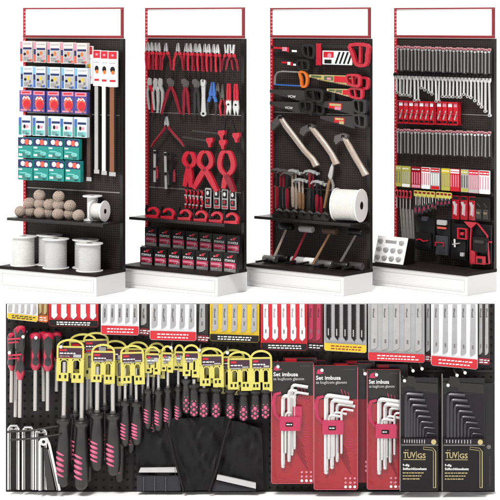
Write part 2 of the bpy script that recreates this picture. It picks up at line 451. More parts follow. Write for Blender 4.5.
for k, (x, y, w, hh, L, body, nm) in enumerate([(87.2, 46, 6.2, 38, 136, brn, 'long dark brown strip with white and red header, hanging leftmost of the strips'),
        (94.8, 50, 6.4, 36, 124, lgy, 'long pale grey strip with red topped header, beside the dark brown strip'),
        (102.2, 50.6, 6.6, 36, 124.5, wht, 'long white strip with red topped header, beside the copper strip'),
        (109.8, 51, 8, 36, 125, wd3, 'long copper brown strip with red topped header, rightmost strip')]):
    spawn(('st', k), strip(s, w, hh, L, body, k == 0), nm, 'strip', 'long strips on the leftmost stand', s.loc(x, y, .05), s.rz)
# twine balls
def twine():
    m = MB(s.iso); r = 6.0
    pr = [(0.7, 5.1), (1.1, 5.5)]
    m.lathe([(r*math.sin(PI*t/14)*1.0+0.05, -r*.93*math.cos(PI*t/14)) for t in range(1, 14)], twn, n=20)
    m.lathe([(1.5, 5.2), (1.4, 5.75), (.6, 5.8)], brn, n=10)
    rt = random.Random(3)
    for ax in ((.15, .1, 1), (1, .2, .35), (-.5, .9, .3), (.6, -.8, .5)):
        A = Vector(ax).normalized(); U = A.orthogonal().normalized(); V = A.cross(U)
        for h in (-3.6, -2.7, -1.8, -.9, 0, .9, 1.8, 2.7, 3.6):
            q = math.sqrt(max(0, 5.9**2-h*h)); P = []
            for t in range(19):
                p = A*(h+.12*math.sin(t))+(U*math.cos(t*PI/9)+V*math.sin(t*PI/9))*q; P.append((p.x, p.y, p.z*.95))
            m.tube(P, .3+.08*rt.random(), twn2 if (h*10) % 2 else twn, 4)
    return m.build('twine_ball')
RB = 5.7/121.9
rows = [('bottom', [20.5, 30.5, 40, 49, 58.3, 69.6, 78.5], 0, .13, [0, 0, 0, 0, 0, 0, 0]),
        ('middle', [29.5, 40, 49.5, 58.8, 70], 1, .14, 0), ('top', [39.5, 58.7], 2, .14, 0)]
for nm, xs, lv, v, _ in rows:
    for k, x in enumerate(xs):
        vv = v+(.05 if (k % 2 == 0 and lv == 0) else 0)
        spawn('twine', twine, f'ball of beige twine, {ORD[k]} from left in {nm} layer of the heap', 'twine ball',
              'twine balls heaped on the shelf', s.at(x, .576+RB*.95+lv*RB*1.5, vv), random.uniform(-3, 3), random.uniform(-.35, .35), random.uniform(-.35, .35))
def spool(sc, r, h, wound, ft=1.1, core=.82, hub=blk):
    def f():
        o = thing('rope_spool')
        for z in (0, h-ft):
            m = MB(sc); m.lathe([(r*.25, z), (r*.985, z), (r, z+ft*.3), (r, z+ft*.7), (r*.985, z+ft), (r*.25, z+ft)], spl, n=32)
            if z: m.lathe([(r*.24, z+ft*.4), (r*.24, z+ft+.05), (r*.16, z+ft+.08)], hub, n=16)
            m.build('flange', o)
        m = MB(sc); m.lathe([(r*core, ft)]+[(r*core*(1+.012*math.sin(t*2.4)), ft+(h-2*ft)*t/24) for t in range(25)]+[(r*core, h-ft)], wound, n=32)
        m.build('rope', o)
        return o
    return f
s = ST[0]
spawn('sp1', spool(s.iso, 13.6, 30, rop, core=.82), 'white rope spool standing at the left front corner of leftmost plinth', 'spool', 'rope spools', s.at(23.5, .183, .255), s.rz)
spawn('sp2', spool(s.iso, 13.4, 31, rop2, core=.82), 'flecked rope spool half hidden behind the front middle spool', 'spool', 'rope spools', s.at(49.5, .183, .115), s.rz)
spawn('sp3', spool(s.iso, 13.6, 30, rop2, core=.82), 'flecked rope spool standing front and middle on leftmost plinth', 'spool', 'rope spools', s.at(55.8, .183, .255), s.rz+.5)
spawn('sp4', spool(s.iso, 13.4, 29, rop2, core=.81), 'rope spool standing at the back right of leftmost plinth', 'spool', 'rope spools', s.at(85.5, .183, .115), s.rz+1)
spawn('sp5', spool(s.iso, 13.6, 28, rop2, core=.81), 'rope spool standing at the right front corner of leftmost plinth', 'spool', 'rope spools', s.at(89.5, .183, .255), s.rz+2)
spawn('sp6', spool(s.iso, 10, 25, spl, core=.55, ft=1.3), 'white cord spool standing upright on the shelf beside the twine', 'spool', 'rope spools', s.at(92.5, .577, .09), s.rz)
def lay(r): return Vector((0, 0, r))
o = spawn('sp7', spool(s.iso, 10.6, 14, rop, core=.72, ft=1.3), 'white cord spool lying on its side at the right of the shelf', 'spool', 'rope spools', s.at(93, .577+10.6/121.9, .15), s.rz)
o.rotation_euler = (0, PI/2, s.rz+.12)

# ------------------------------------------------------------------ stand 2: pliers and clamps
s = ST[1]
def pliers(spread, L, mj, mh, jl=9, jw=1.6, collar=None, tip=0.0, bow=1.0, hr=1.05, s=s):
    def f():
        r = thing('pliers')
        m = MB(s.sc); j = jl
        m.prism([(-jw*.45-tip, 0), (-.15-tip*.4, 0), (.1, -j*.55), (.5, -j), (-jw, -j), (-jw*1.1, -j*.7)], -1.3, 0, mj)
        m.prism([(jw*.45+tip, 0), (.15+tip*.4, 0), (-.1, -j*.55), (-.5, -j), (jw, -j), (jw*1.1, -j*.7)], -1.9, -.5, mj)
        m.disc(0, -j*.92, .9, .9, -2.2, -1.5, blk, 10); m.prism([(-.35-tip*.3, 0), (.35+tip*.3, 0), (.12, -j*.7), (-.12, -j*.7)], -2.0, -1.8, blk)
        m.build('jaws', r)
        for q in (-1, 1):
            m = MB(s.sc)
            P = [(q*jw*.7, -.9, -j*.95), (q*(jw+.5*bow), -.9, -j*1.25), (q*(jw+bow+spread*.3), -.9, -(j+(L-j)*.4)), (q*(jw*.8+spread*.75), -.9, -(j+(L-j)*.75)), (q*(jw*.5+spread), -.9, -L)]
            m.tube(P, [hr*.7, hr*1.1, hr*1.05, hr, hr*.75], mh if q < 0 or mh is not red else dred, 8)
            if collar: m.tube([P[0], P[1]], hr*1.5, collar, 8)
            m.build('handle', r)
        return r
    return f
pl = [(148.2, .9, 'long nose pliers'), (152, .9, 'flat nose pliers'), (155.8, .9, 'combination pliers'), (159.4, .9, 'side cutters'),
      (166.5, 4.0, 'splayed red pliers'), (178.5, 4.0, 'splayed red pliers'), (187, .9, 'combination pliers'), (190.9, .9, 'combination pliers'), (196, .9, 'side cutters'), (199.9, .9, 'side cutters'),
      (205.5, .9, 'long nose pliers'), (209.3, .9, 'long nose pliers'), (214.4, .9, 'red gripped pliers'), (218.2, .9, 'red gripped pliers'), (227.4, 4.6, 'widely splayed circlip pliers'), (233, 5.0, 'widely splayed circlip pliers')]
for k, (x, sp, nm) in enumerate(pl):
    last = k >= 14
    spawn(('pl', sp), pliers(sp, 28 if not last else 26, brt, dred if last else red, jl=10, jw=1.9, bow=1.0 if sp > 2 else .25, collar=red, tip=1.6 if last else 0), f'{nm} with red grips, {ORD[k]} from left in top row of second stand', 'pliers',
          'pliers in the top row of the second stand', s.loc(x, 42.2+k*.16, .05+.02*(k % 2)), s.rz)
def locking(mh):
    def f():
        r = thing('locking_pliers'); m = MB(s.sc)
        m.prism([(-1, 0), (1.8, -1), (2.2, -6), (1.2, -10), (-1.6, -9), (-2.2, -4)], -1.6, 0, brt); m.build('jaw', r)
        m = MB(s.sc); m.stroke([(0, -8), (2.6, -14), (2.8, -24), (1.8, -36)], [3, 2.4, 2.2, 1.6], -1.8, 0, mh); m.build('handle', r)
        m = MB(s.sc); m.stroke([(-1, -8), (-2.8, -15), (-2.2, -25), (-1.4, -33)], [2.2, 2, 2, 1.4], -1.3, -.2, brt); m.build('lever', r)
        return r
    return f
spawn('lk1', locking(red), 'red and silver clamp tool, first in second row of second stand', 'pliers', None, s.loc(150, 77.5, .05), s.rz)
for k, x in enumerate((156, 161)):
    spawn('lk2', locking(brt), ['all silver locking pliers, left one of the two beside the red clamp tool', 'all silver locking pliers, right one of the two, next to water pump pliers'][k], 'pliers', 'silver locking pliers', s.loc(x, 78, .05), s.rz)
def pump(mh, lean=4):
    def f():
        r = thing('water_pump_pliers'); m = MB(s.sc)
        m.prism([(-4, -1), (-1, 0), (1.5, -2), (2, -6), (.5, -9), (-2, -6), (-4, -5)], -1.6, 0, dst)
        m.prism([(-4, -3), (3, -2.5), (3.4, -6), (1, -12), (-1.6, -11)], -1.2, -.4, dst); m.build('jaws', r)
        for q, w in ((-1, 1), (1, .9)):
            m = MB(s.sc); m.tube([(q*.6, -1, -9), (q*(1.2+lean*.25), -1, -16), (q*lean*.7, -1, -26), (q*lean, -1, -37)], [1.2, 1.6, 1.55, 1.1], mh, 8); m.build('handle', r)
        return r
    return f
for k, (x, mh, ln, nm) in enumerate([(171.5, dred, 9.5, 'water pump pliers hung wide open with crimson handles'),
        (186, dred, 3.0, 'narrow adjustable pliers with crimson handles and grey head'), (197, rub, 2.6, 'adjustable pliers with black handles beside silver wrench'), ]):
    spawn(('pm', k), pump(mh, ln), nm, 'pliers', 'adjustable pliers on the second stand', s.loc(x, 78+k*.4, .05), s.rz)
def adj(sc, L, mb, w=2.6):
    def f():
        r = thing('adjustable_wrench'); m = MB(sc)
        m.stroke([(0, -5), (0, -L*.5), (0, -L)], [w, w*.85, w*1.2], -1.4, 0, mb); m.disc(0, -L, w*.75, w*.75, -1.6, 0, mb); m.disc(0, -L, w*.35, w*.35, -1.75, -1.6, blk2); m.build('handle', r)
        m = MB(sc); m.prism([(-2.4, 0), (-.8, 1), (-.8, -2), (.6, -2.4), (.8, .6), (2.6, -1), (2.2, -5), (0, -7), (-2.2, -5.5)], -2, 0, mb); m.build('jaw', r)
        return r
    return f
spawn('aw1', adj(s.sc, 34, brt, 3.8), 'bright silver adjustable wrench with round ring end, middle of second row', 'wrench', None, s.loc(204, 80, .05), s.rz)
spawn('bp', pliers(1.8, 33, blu, rub, jl=16, jw=3.2, collar=blu), 'pliers with blue head and black grips, second row of second stand', 'pliers', None, s.loc(213.5, 82, .05), s.rz)
spawn('bp2', pliers(1.0, 33, dst, rub, jl=9, jw=1.6), 'pliers with dark head and black grips beside the blue pair', 'pliers', None, s.loc(218.5, 83, .05), s.rz)
spawn('bp3', pliers(1.0, 32, dst, red, jl=16, jw=1.6), 'pliers with black neck and red grip ends', 'pliers', None, s.loc(223, 84, .05), s.rz)
def snips():
    r = thing('tin_snips')
    for q in (-1, 1):
        m = MB(s.sc); m.tube([(q*.9, -1, 0), (q*1.2, -1, -8), (q*1.2, -1, -17)], [.9, 1.3, 1.2], red); m.build('handle', r)
    m = MB(s.sc); m.prism([(-2.2, -16), (2.2, -16), (2.8, -24), (1.8, -32), (.2, -26), (-1.4, -32), (-2.8, -24)], -1.6, 0, brt); m.disc(0, -21, 1, 1, -2, -1.6, blk); m.build('blades', r)
    return r
for k, x in enumerate((229.5, 236.5)):
    spawn('sn', snips, 'tin snips hanging handles up with red grips and silver blades, ' + ['left of the pair', 'right of the pair'][k], 'snips', 'tin snips on the second stand', s.loc(x, 83.5+k*.3, .05), s.rz)
spawn('big', pliers(15.5, 31, brt, dred, jl=10, jw=2.2, bow=0.2, hr=1.25), 'large pliers hung wide open like an upturned V', 'pliers', None, s.loc(167, 116.5, .06), s.rz, -.05)
# F clamps and rulers
def fbar(L, body, mid, w=2.2):
    def f():
        r = thing('bar_clamp'); m = MB(s.sc); m.box(-1.1, 1.1, -.9, 0, -L, 0, body); m.build('bar', r)
        m = MB(s.sc); m.box(-.6, 3.6, -1.6, 0, -3.5, -1.0, blk2); m.box(-.8, 3.8, -1.8, 0, -L*.62, -L*.55, blk2); m.build('jaw', r)
        m = MB(s.sc); m.lathe([(.3, -L*.9), (w*.55, -L*.88), (w*.6, -L*.6), (.5, -L*.5)], mid, c=(2.8, -1, 0), n=10); m.build('handle', r)
        return r
    return f
for k, (x, y, L, b, mm, nm) in enumerate([(155, 150, 33, brt, dred, 'silver bar clamp with dark red handle, leftmost bar clamp'),
        (165.5, 152, 38, brt, rub, 'long silver bar clamp with black handle, second bar clamp'), (172.5, 153, 33, blk2, dred, 'all black bar clamp beside the long silver one')]):
    spawn(('fb', k), fbar(L, b, mm), nm, 'clamp', 'upright bar clamps', s.loc(x, y, .05), s.rz)
def trig(dx, dz):
    def f():
        r = thing('trigger_clamp'); m = MB(s.sc); m.stroke([(0, 0), (dx, dz)], 1.6, -2.6, -1.4, dgy if abs(dx) > 9 else blk); m.build('bar', r)
        m = MB(s.sc); m.prism([(-3, 3), (3.2, 3.6), (3.4, 0), (1.6, -2.6), (1.4, -6), (-.6, -6.5), (-1.6, -3), (-3.4, 0)], -3, .6, red); m.build('grip', r)
        m = MB(s.sc); m.stroke([(-1.8, 1), (-2.4, -4), (-1, -7)], .9, -2, -.5, blk); m.build('trigger', r)
        return r
    return f
for k, (x, y, dx, dz, nm) in enumerate([(211, 141, -27, 3, 'red trigger clamp with long bar pointing left, lower left of four'), (223, 133.5, -29, 2.5, 'red trigger clamp with long level bar, upper middle'),
        (224, 143, 3, 25, 'red trigger clamp with black bar pointing up, lower middle'), (237.5, 136, -4, 16, 'red trigger clamp at the right edge of second stand')]):
    spawn(('tr', k), trig(dx, dz), nm, 'clamp', 'red trigger clamps', s.loc(x, y, .06), s.rz)
def spring(a, jawh, hl, hr_, w, mh2=red):
    """spring clamp: looped jaws above, two handles below"""
    def f():
        r = thing('spring_clamp')
        for q, mm, hh in ((-1, red, hl), (1, red if mh2 is red else mh2, hr_)):
            m = MB(s.sc); m.stroke([(q*.4, jawh), (q*w*.6, jawh-1.5), (q*w, jawh*.55), (q*w*.85, jawh*.25), (q*.8, 0)], [2.4, 4.0, 4.3, 4.2, 3.6], -3-q*.3, -.4, red, sm=5); m.build('jaw', r)
            m = MB(s.sc); m.stroke([(0, 1), (hh[0]*.5, hh[1]*.45), hh], [5, 5.4, 3.8], -3.4-q*.4, 0-q*.2, mm); m.build('handle', r)
        m = MB(s.sc); m.disc(0, 0, 1.5, 1.3, -4.2, -3.9, dred); m.build('pivot', r)
        return r
    return f
spawn('sc1', spring(0, 15, (-3.4, -20), (3.5, -20), 5.2), 'smaller red spring clamp left of the two big ones', 'clamp', 'red spring clamps', s.loc(190.5, 167, .06), s.rz, .06)
spawn('sc2', spring(0, 18, (-11, -20), (12, -21), 6.2), 'big red spring clamp with widely spread handles, middle of the three', 'clamp', 'red spring clamps', s.loc(206.5, 169.5, .07), s.rz)
spawn('sc3', spring(0, 24, (-3.5, -13), (7, -16), 6.6, dred), 'big red spring clamp with dark red legs, rightmost of the three', 'clamp', 'red spring clamps', s.loc(228, 175.5, .07), s.rz)
def minic():
    r = thing('mini_clamp'); m = MB(s.sc); m.stroke([(-.8, 0), (.9, -3), (-.6, -8), (.9, -13), (-.7, -19)], 1.5, -1.6, 0, red); m.build('frame', r)
    m = MB(s.sc); m.box(-1.2, 1.2, -2, -.2, -7, -5.5, brt); m.box(-1, 1, -2, -.2, -16, -14.5, brt); m.tube([(.6, -1, -1), (.3, -1, -14)], .45, brt, 6); m.build('screw', r)
    return r
for k, x in enumerate((186.5, 190.6, 194.4, 198.2, 202.2)):
    spawn('mc', minic, f'tiny red and silver clamp, {ORD[k]} from left above the shelf of red clamps', 'clamp', 'tiny clamps above the shelf', s.loc(x, 189+k*.4, .05), s.rz)
def cardc():
    r = thing('carded_clamp'); m = MB(s.sc); m.rrect(-3, 3, -20, 0, .6, -.8, 0, lgy); m.build('card', r)
    m = MB(s.sc); m.box(-2.2, 2.2, -1, -.8, -9, -1.6, blk); m.disc(0, -5, 1.2, 2.2, -1.7, -1, brt); m.box(-2, 2, -1.6, -1, -16, -10.6, blk2); m.disc(0, -13, 1, 1.8, -2, -1.5, red); m.box(-2.4, 2.4, -1, -.8, -19, -17.4, red); m.build('clamp', r)
    return r
for k, x in enumerate((208.6, 217, 225.4, 233.2)):
    spawn('cc', cardc, f'small clamp on a grey card, {ORD[k]} from left on second stand', 'clamp', 'carded small clamps', s.loc(x, 188+k*.6, .05), s.rz)
def gclamp():
    r = thing('grip_clamp'); m = MB(s.sc)
    m.stroke([(-6, 1.4), (6.5, 1.4)], [2.4, 3.2], -4, 0, red)
    m.stroke([(5.2, 2), (6.2, 5.5), (3.5, 9.2), (0, 9.8), (-2.8, 7.6), (-3, 5.4)], [2.6, 2.2, 2.0, 2.2, 2.6, 2], -3.6, -.4, red, sm=4); m.build('frame', r)
    m = MB(s.sc); m.stroke([(-5.4, 2.5), (-6.2, 8), (-5.4, 12.4)], [2.2, 1.8, 1.4], -3, -.8, blk); m.disc(-2.6, 5.2, 1.3, 1.1, -4.2, -.2, blk); m.build('handle', r)
    return r
for k, x in enumerate((153.5, 169, 186, 202, 217.5, 232.5)):
    spawn('gc', gclamp, f'red curved grip clamp lying on the shelf, {ORD[k]} from left', 'clamp', 'red clamps on the shelf of the second stand', s.at(x, .576, .2), s.rz)
# printed packs
def ppack():
    r = thing('boxed_pack'); h, w = 19.5, 12.8; m = MB(s.sc); m.rrect(0, w, -h, 0, .5, -4, 0, blk); m.build('carton', r)
    m = MB(s.sc); y = -4.1
    m.box(.8, w-.8, y, y+.1, -h*.78, -h*.5, pnk); m.box(.8, w-.8, y, y+.1, -h+.6, -h*.79, gry)
    m.box(1.6, w-2.5, y-.08, y+.1, -h*.66, -h*.57, pk2)
    m.prism([(w*.4, -4.8), (w*.5, -2.6), (w*.78, -1.8), (w*.66, -3.4), (w*.62, -5)], y-.05, y+.1, red)
    m.disc(w*.36, -4.3, .9, .7, y-.08, y+.1, pk2); m.dashes(1.4, w-4, -h*.83, .5, y-.1, lgy); m.dashes(1.4, w-6, -h*.88, .5, y-.1, lgy); m.box(.8, w*.45, y-.06, y+.1, -h*.78, -h*.71, dred); m.stroke([(w*.7, -h*.76), (w*.78, -h*.6), (w*.9, -h*.7)], .8, y-.1, y, lgy)
    m.text('STAVOLS', 1.4, -8.6, 3.2, y-.12, wht, width=w-3)
    m.build('print', r); return r
for row, n0, x0, y0, dx, dy, v in (('upper', 7, 147.2, 226.5, 13.6, 1.35, .06), ('lower', 7, 142.6, 246.3, 13.85, .95, .2)):
    for k in range(n0):
        spawn('pp', ppack, f'black and pink printed pack, {ORD[k]} from left in the {row} row', 'pack', 'black and pink packs on the second stand', s.loc(x0+k*dx, y0+k*dy, v), s.rz)
m = MB(s.sc); m.box(0, 95, -14.5, 0, -17, 0, blk2)
o = m.build('riser_block'); o.location = s.loc(150.2, 250.4, .02)
o.location.z = .183+17/121.9; o.rotation_euler = (0, 0, s.rz); o.data.transform(Matrix.Diagonal((.97, 1, 1, 1)))
tag(o, 'black block behind the lower row of black and pink packs', 'riser')

# ------------------------------------------------------------------ stand 3: saws, axes, hammers, mallets
s = ST[2]
def saw(bl, bh0, bh1, mb, mh, hw, hh, patches=(), drop=0, logo=None):
    """tip at the left (0,0); handle at the right"""
    def f():
        r = thing('hand_saw'); m = MB(s.sc)
        P = [(0, 0), (bl, bh1*.15+drop), (bl, -bh1+drop)]
        n = int(bl/1.1)
        for k in range(1, n):
            t = k/n; z = (-bh1+drop)*(1-t)+(-bh0)*t; P.append((bl*(1-t), z-(0.35 if k % 2 else 0)))
        P.append((0, -bh0)); m.prism(P, -.5, 0, mb)
        for pi, (x0, x1, z0, z1, c) in enumerate(patches): m.box(x0, x1, -.62-.07*pi, -.5, max(z0, -bh0-(bh1-bh0)*x0/bl*.96+drop*x0/bl), z1, c)
        if logo: m.text(logo, bl*.5, -bh1*.62, 3.4, -.7, wht, width=8)
        m.build('blade', r)
        m = MB(s.sc); z0 = bh1*.3+drop; z1 = z0-hh; x = bl-1
        m.stroke([(x+1, z0-1.5), (x+hw*.5, z0-.3), (x+hw-1.6, z0-1), (x+hw-.8, z0-hh*.5), (x+hw-1.8, z1+1.2), (x+hw*.45, z1+1.6), (x+1.8, z0-hh*.7)], [2.2, 2.4, 2.6, 2.8, 2.6, 2.2, 2.2], -2.4, .6, mh, closed=True, sm=4)
        m.stroke([(x+hw*.42, z0-.8), (x+hw*.52, z1+1.6)], 1.6, -2.2, .4, mh)
        m.build('handle', r); return r
    return f
R_, Wt = red2, wht
saws = [(271, 46, saw(34, 2, 10, blk2, rub, 13, 14, [(3, 12, -3.4, -.6, R_), (12, 17, -4.6, -.4, pk2), (17, 19, -5.4, -.4, R_), (22, 27, -5, -3, Wt)]), 'black hand saw with red printed sleeve, top left of third stand'),
        (281, 61, saw(18, 2, 7, blk2, rub, 13, 11, [(1, 7, -2.8, -.4, R_), (7, 10, -3.6, -.4, Wt), (10, 12, -4.2, -.4, R_), (13, 16, -4, -2, Wt)]), 'short saw with red sleeve below the top left saw'),
        (309.5, 74.5, saw(38, 2.5, 8, gld, red, 14, 12, [(2, 12, -3.4, -.6, grn), (8, 14, -4.4, -3, yel2), (15, 24, -5, -.6, grn), (18, 22, -4, -2, pk2), (25, 36, -6, 0, R_)]), 'green and gold patterned saw with red handle, upper right'),
        (327, 88.5, saw(23, 2, 7, gld, red, 14, 11, [(2, 8, -3, -.6, grn), (9, 15, -4, -.5, grn), (10, 13, -4.5, -3.2, pk2), (16, 22, -5, -.3, R_)]), 'small green patterned saw with red handle, below the larger one'),
        (270, 89.5, saw(38, 3, 11, dgy, rub, 18, 13, [], logo='VCW'), 'dark grey saw with white letters, upper of the two at left'),
        (270, 101.5, saw(32, 3, 10, dgy, rub, 14, 12, [], logo='VCW'), 'dark grey saw with white letters, lower of the two at left'),
        (313, 101.5, saw(41, 2.5, 12, dgy, rub, 13, 14, [(16, 29, -8.5, 0, R_), (17, 28, -3, -.6, gld), (22, 28, -8, -3.6, pk2)], drop=1.5), 'dark saw with red and gold label, upper of the two at right'),
        (320.5, 116, saw(34, 2.5, 11, dgy, rub, 13, 13, [(14, 24, -8, 0, R_), (15, 23, -2.6, -.6, gld), (19, 23.5, -7.4, -3.6, gld)], drop=1), 'dark saw with red and gold label, lower of the two at right')]
for k, (x, y, f, nm) in enumerate(saws):
    spawn(('saw', k), f, nm, 'saw', 'saws on the third stand', s.loc(x, y, .05+.012*(k % 3)), s.rz, .03)
for k, (x, y, p, nm) in enumerate([(317.5, 77, 2, 'green saw with red handle tucked behind the larger patterned saw'), (281, 91, 4, 'dark saw tucked behind the upper white lettered saw'), (281, 103, 5, 'dark saw tucked behind the lower white lettered saw'), (277, 47.5, 0, 'black saw tucked behind the top left saw')]):
    spawn(('saw', p), None, nm, 'saw', 'saws on the third stand', s.loc(x, y, .025), s.rz, .03)
def bow():
    r = thing('bow_saw'); m = MB(s.sc)
    m.tube([(2, -1, -14), (2.5, -1, -5), (5, -1, -1.2), (10, -1, 0), (31, -1, 0)], .95, sil2); m.build('frame', r)
    m = MB(s.sc); m.box(1.5, 33, -1.2, -.6, -14.6, -13.2, blu); m.build('blade', r)
    m = MB(s.sc); m.stroke([(28, -.2), (33, 0), (35.5, -6), (34.5, -13.5), (30.5, -14), (29.5, -7)], 2.4, -2.4, .2, org, closed=True, sm=4); m.build('handle', r)
    return r
spawn('bow', bow, 'bow saw with orange handle, silver frame and blue blade', 'saw', None, s.loc(273.5, 71, .06), s.rz, .02)
def hack():
    r = thing('hacksaw'); m = MB(s.sc)
    m.box(0, 5, -2, 0, -22, 0, red); m.box(5, 33, -1.8, -.2, -3.4, -.8, blk2); m.build('frame', r)
    m = MB(s.sc); m.stroke([(34, -1), (50, -.8), (50.4, -10), (49, -20), (40, -20), (36, -9)], 3.4, -3, .6, red, closed=True, sm=3); m.box(42.5, 44.5, -2.8, .4, -19, -2, red); m.build('handle', r)
    m = MB(s.sc); m.rrect(6, 35, -21, -7, .6, -1, 0, wht)
    m.box(7, 17, -1.1, -.95, -14, -8, red2); m.box(8, 15, -1.2, -1, -20, -16, blk); m.disc(13, -12, 2, 2.6, -1.3, -1, pk2)
    for q in range(4): m.stroke([(19+q*4, -20), (23+q*4, -8)], 1.8, -1.15, -1, blk)
    m.build('card', r); return r
spawn('hack', hack, 'red hacksaw with a printed black and white card, top right of third stand', 'saw', None, s.loc(317.2, 43.5, .05), s.rz)
def axe(path, w, head):
    def f():
        r = thing('axe'); m = MB(s.sc)
        m.tube([(x, -1.6, z) for x, z in path], w, wd, 10); m.build('handle', r)
        m = MB(s.sc); m.prism(head, -3.6, .4, dst)
        m.build('head', r)
        m = MB(s.sc); x, z = path[0]; m.box(x-1.5, x+1.5, -3.8, .6, z-1, z+2.4, blk); m.build('collar', r)
        return r
    return f
spawn('ax1', axe([(0, 0), (5, -7.5), (14, -19), (24, -32), (32, -40), (36, -47)], [2.4, 2.8, 2.8, 2.7, 2.9, 3.4], [(-8.5, -13), (-9.6, -6), (-7, -2), (-1.5, 3.6), (2.5, .4), (0, -4.5), (-4, -9)]),
      'long axe with pale wooden handle, leftmost of the three axes', 'axe', 'axes on the third stand', s.loc(282, 118.5, .06), s.rz)
spawn('ax2', axe([(0, 0), (6, -7), (14, -17), (21, -27), (26, -37)], [2.3, 2.8, 2.8, 2.7, 3.3], [(-10, -7), (-9, -2), (-4, 1), (0, 3), (4.6, 1), (3, -4), (-2.5, -5), (-6, -10)]),
      'axe with pale wooden handle and wide grey head, middle of the three', 'axe', 'axes on the third stand', s.loc(311.5, 126.5, .06), s.rz)
spawn('ax3', axe([(0, 0), (5, -9), (11, -20), (17, -30), (21, -37)], [2.3, 2.8, 2.8, 2.7, 3.3], [(-9, -4), (-8, 1), (-3, 3), (0, 4), (4.4, 2.4), (3, -3.5), (-3, -4), (-7, -8)]),
      'axe with curved wooden handle, rightmost of the three', 'axe', 'axes on the third stand', s.loc(345, 137, .06), s.rz)
def hammer(L, mh, grip, mhead):
    def f():
        r = thing('hammer'); m = MB(s.sc)
        m.tube([(0, -1.4, -1), (0, -1.4, -L*.45), (0, -1.4, -L*.5)], [1.05, 1.05, 1.3], mh, 8); m.build('handle', r)
        m = MB(s.sc); m.tube([(0, -1.4, -L*.42), (0, -1.4, -L*.5), (0, -1.4, -L*.9), (0, -1.4, -L)], [1.2, 1.7, 1.6, 1.1], grip, 8); m.build('grip', r)
        m = MB(s.sc); m.stroke([(-6, -2.5), (-4, .2), (0, .9), (4, 0)], [.8, 1.8, 2.8, 2.2], -3, 0, mhead); m.disc(4.8, -.2, 1.2, 1.7, -3.3, .3, mhead); m.build('head', r)
        return r
    return f
for k, (x, y, L, a, b, c, nm) in enumerate([(278, 170, 40, blk2, dred, dst, 'black hammer with dark red grip, leftmost in the hammer row'), (284.5, 171, 38, dred, rub, dst, 'hammer with red neck and black grip, second in the row'),
        (293, 171, 37, wd, wd, brt, 'claw hammer with tall pale wooden handle'), (300, 180, 29, wd, wd2, brt, 'shorter claw hammer with wooden handle'),
        (310.5, 171.5, 38, dred, rub, brt, 'claw hammer with red neck beside the wooden ones'), (318, 182, 30, blk2, dred, brt, 'short claw hammer with black neck, rightmost in the row')]):
    spawn(('hm', k), hammer(L, a, b, c), nm, 'hammer', 'hammers on the third stand', s.loc(x, y, .06), s.rz)
spawn('h7', hammer(36, blk2, dred, dst), 'slim dark hammer with red lower grip, in front of the second hammer', 'hammer', 'hammers on the third stand', s.loc(288, 173.5, .08), s.rz)
for k, (x, y, p, nm) in enumerate([(281.5, 171, 1, 'hammer with red neck tucked behind, between the first two hammers'), (296.5, 173, 2, 'wooden claw hammer tucked behind, between the two wooden ones'), (303.5, 181, 3, 'short wooden claw hammer tucked behind the front short one'),
        (314, 173, 4, 'red necked claw hammer tucked behind, right of the front one'), (321.5, 184, 5, 'short black necked hammer tucked behind the rightmost one')]):
    spawn(('hm', p), None, nm, 'hammer', 'hammers on the third stand', s.loc(x, y, .03), s.rz)
def shears():
    r = thing('shears'); m = MB(s.sc); m.prism([(1.6, 0), (2.6, -4), (1.4, -14), (-.5, -19), (-2.6, -13), (-.6, -5)], -1.6, 0, brt); m.build('blade', r)
    for q, mm in ((-1, wd2), (1, sil2)):
        m = MB(s.sc); m.tube([(q*.6, -1, -16), (q*2.4, -1, -22), (q*3-1, -1, -32), (q*3.6-3, -1, -46)], [1.1, 1.4, 1.3, 1], mm); m.build('handle', r)
    return r
spawn('shr', shears, 'long silver shears hanging left of the big white rope spool', 'shears', None, s.loc(331.5, 163, .06), s.rz)
o = spawn('sp8', spool(s.iso, 16.6, 28, rop, core=.93, ft=1.6), 'big white rope spool lying on the shelf of the third stand', 'spool', None, s.at(336, .577+16.6/121.9, .18), s.rz)
o.rotation_euler = (0, PI/2, s.rz+.22)
def nail():
    r = thing('hand_drill_clamp'); m = MB(s.sc); m.prism([(-5, 0), (5.5, 0), (5.5, 3), (2.6, 3.6), (1.4, 7), (-1, 7.6), (-2.4, 4), (-5.4, 3.2)], -4, 0, blk2); m.build('body', r)
    m = MB(s.sc); m.tube([(-1, -3, 6.6), (3, -6, 8.4), (7, -8, 7.4)], [1.2, 1.4, .9], dgy); m.build('handle', r); return r
for k, x in enumerate((280, 287.5, 295, 303, 310.5, 318, 325.5)):
    spawn('nl', nail, f'small black bench tool lying on the shelf, {ORD[k]} from left', 'bench tool', 'black bench tools on the shelf', s.at(x, .576, .21), s.rz, 0)
def mallet(L, dx, mh, mhead, hw=13, hh=7):
    """head up, handle slanting down to the left; origin at head centre"""
    def f():
        r = thing('mallet'); m = MB(s.sc)
        m.tube([(0, 0, -hh*.3), (dx*.5, -3, -L*.5), (dx, -8, -L)], [1.0, 1.1, 1.5], mh, 8); m.build('handle', r)
        m = MB(s.sc); m.lathe([(hh*.42, -hw/2), (hh*.5, -hw/2+.8), (hh*.5, hw/2-.8), (hh*.42, hw/2)], mhead, axis='x', n=14); m.build('head', r); return r
    return f
for k, (x, y, L, dx, a, b, nm) in enumerate([(286.5, 226.5, 35, -9, wd, blk, 'mallet with black head and pale wooden handle'), (306.5, 229, 35, -10, dred, lgy, 'mallet with light grey head and dark red handle'),
        (330, 231, 34, -12, wd2, brn, 'mallet with brown head and slanting wooden handle'), (356, 232, 34, -12, dst, blk, 'mallet with black head at the right, steel handle')]):
    spawn(('ml', k), mallet(L, dx, a, b), nm, 'mallet', 'mallets under the shelf', s.loc(x, y, .10), s.rz)
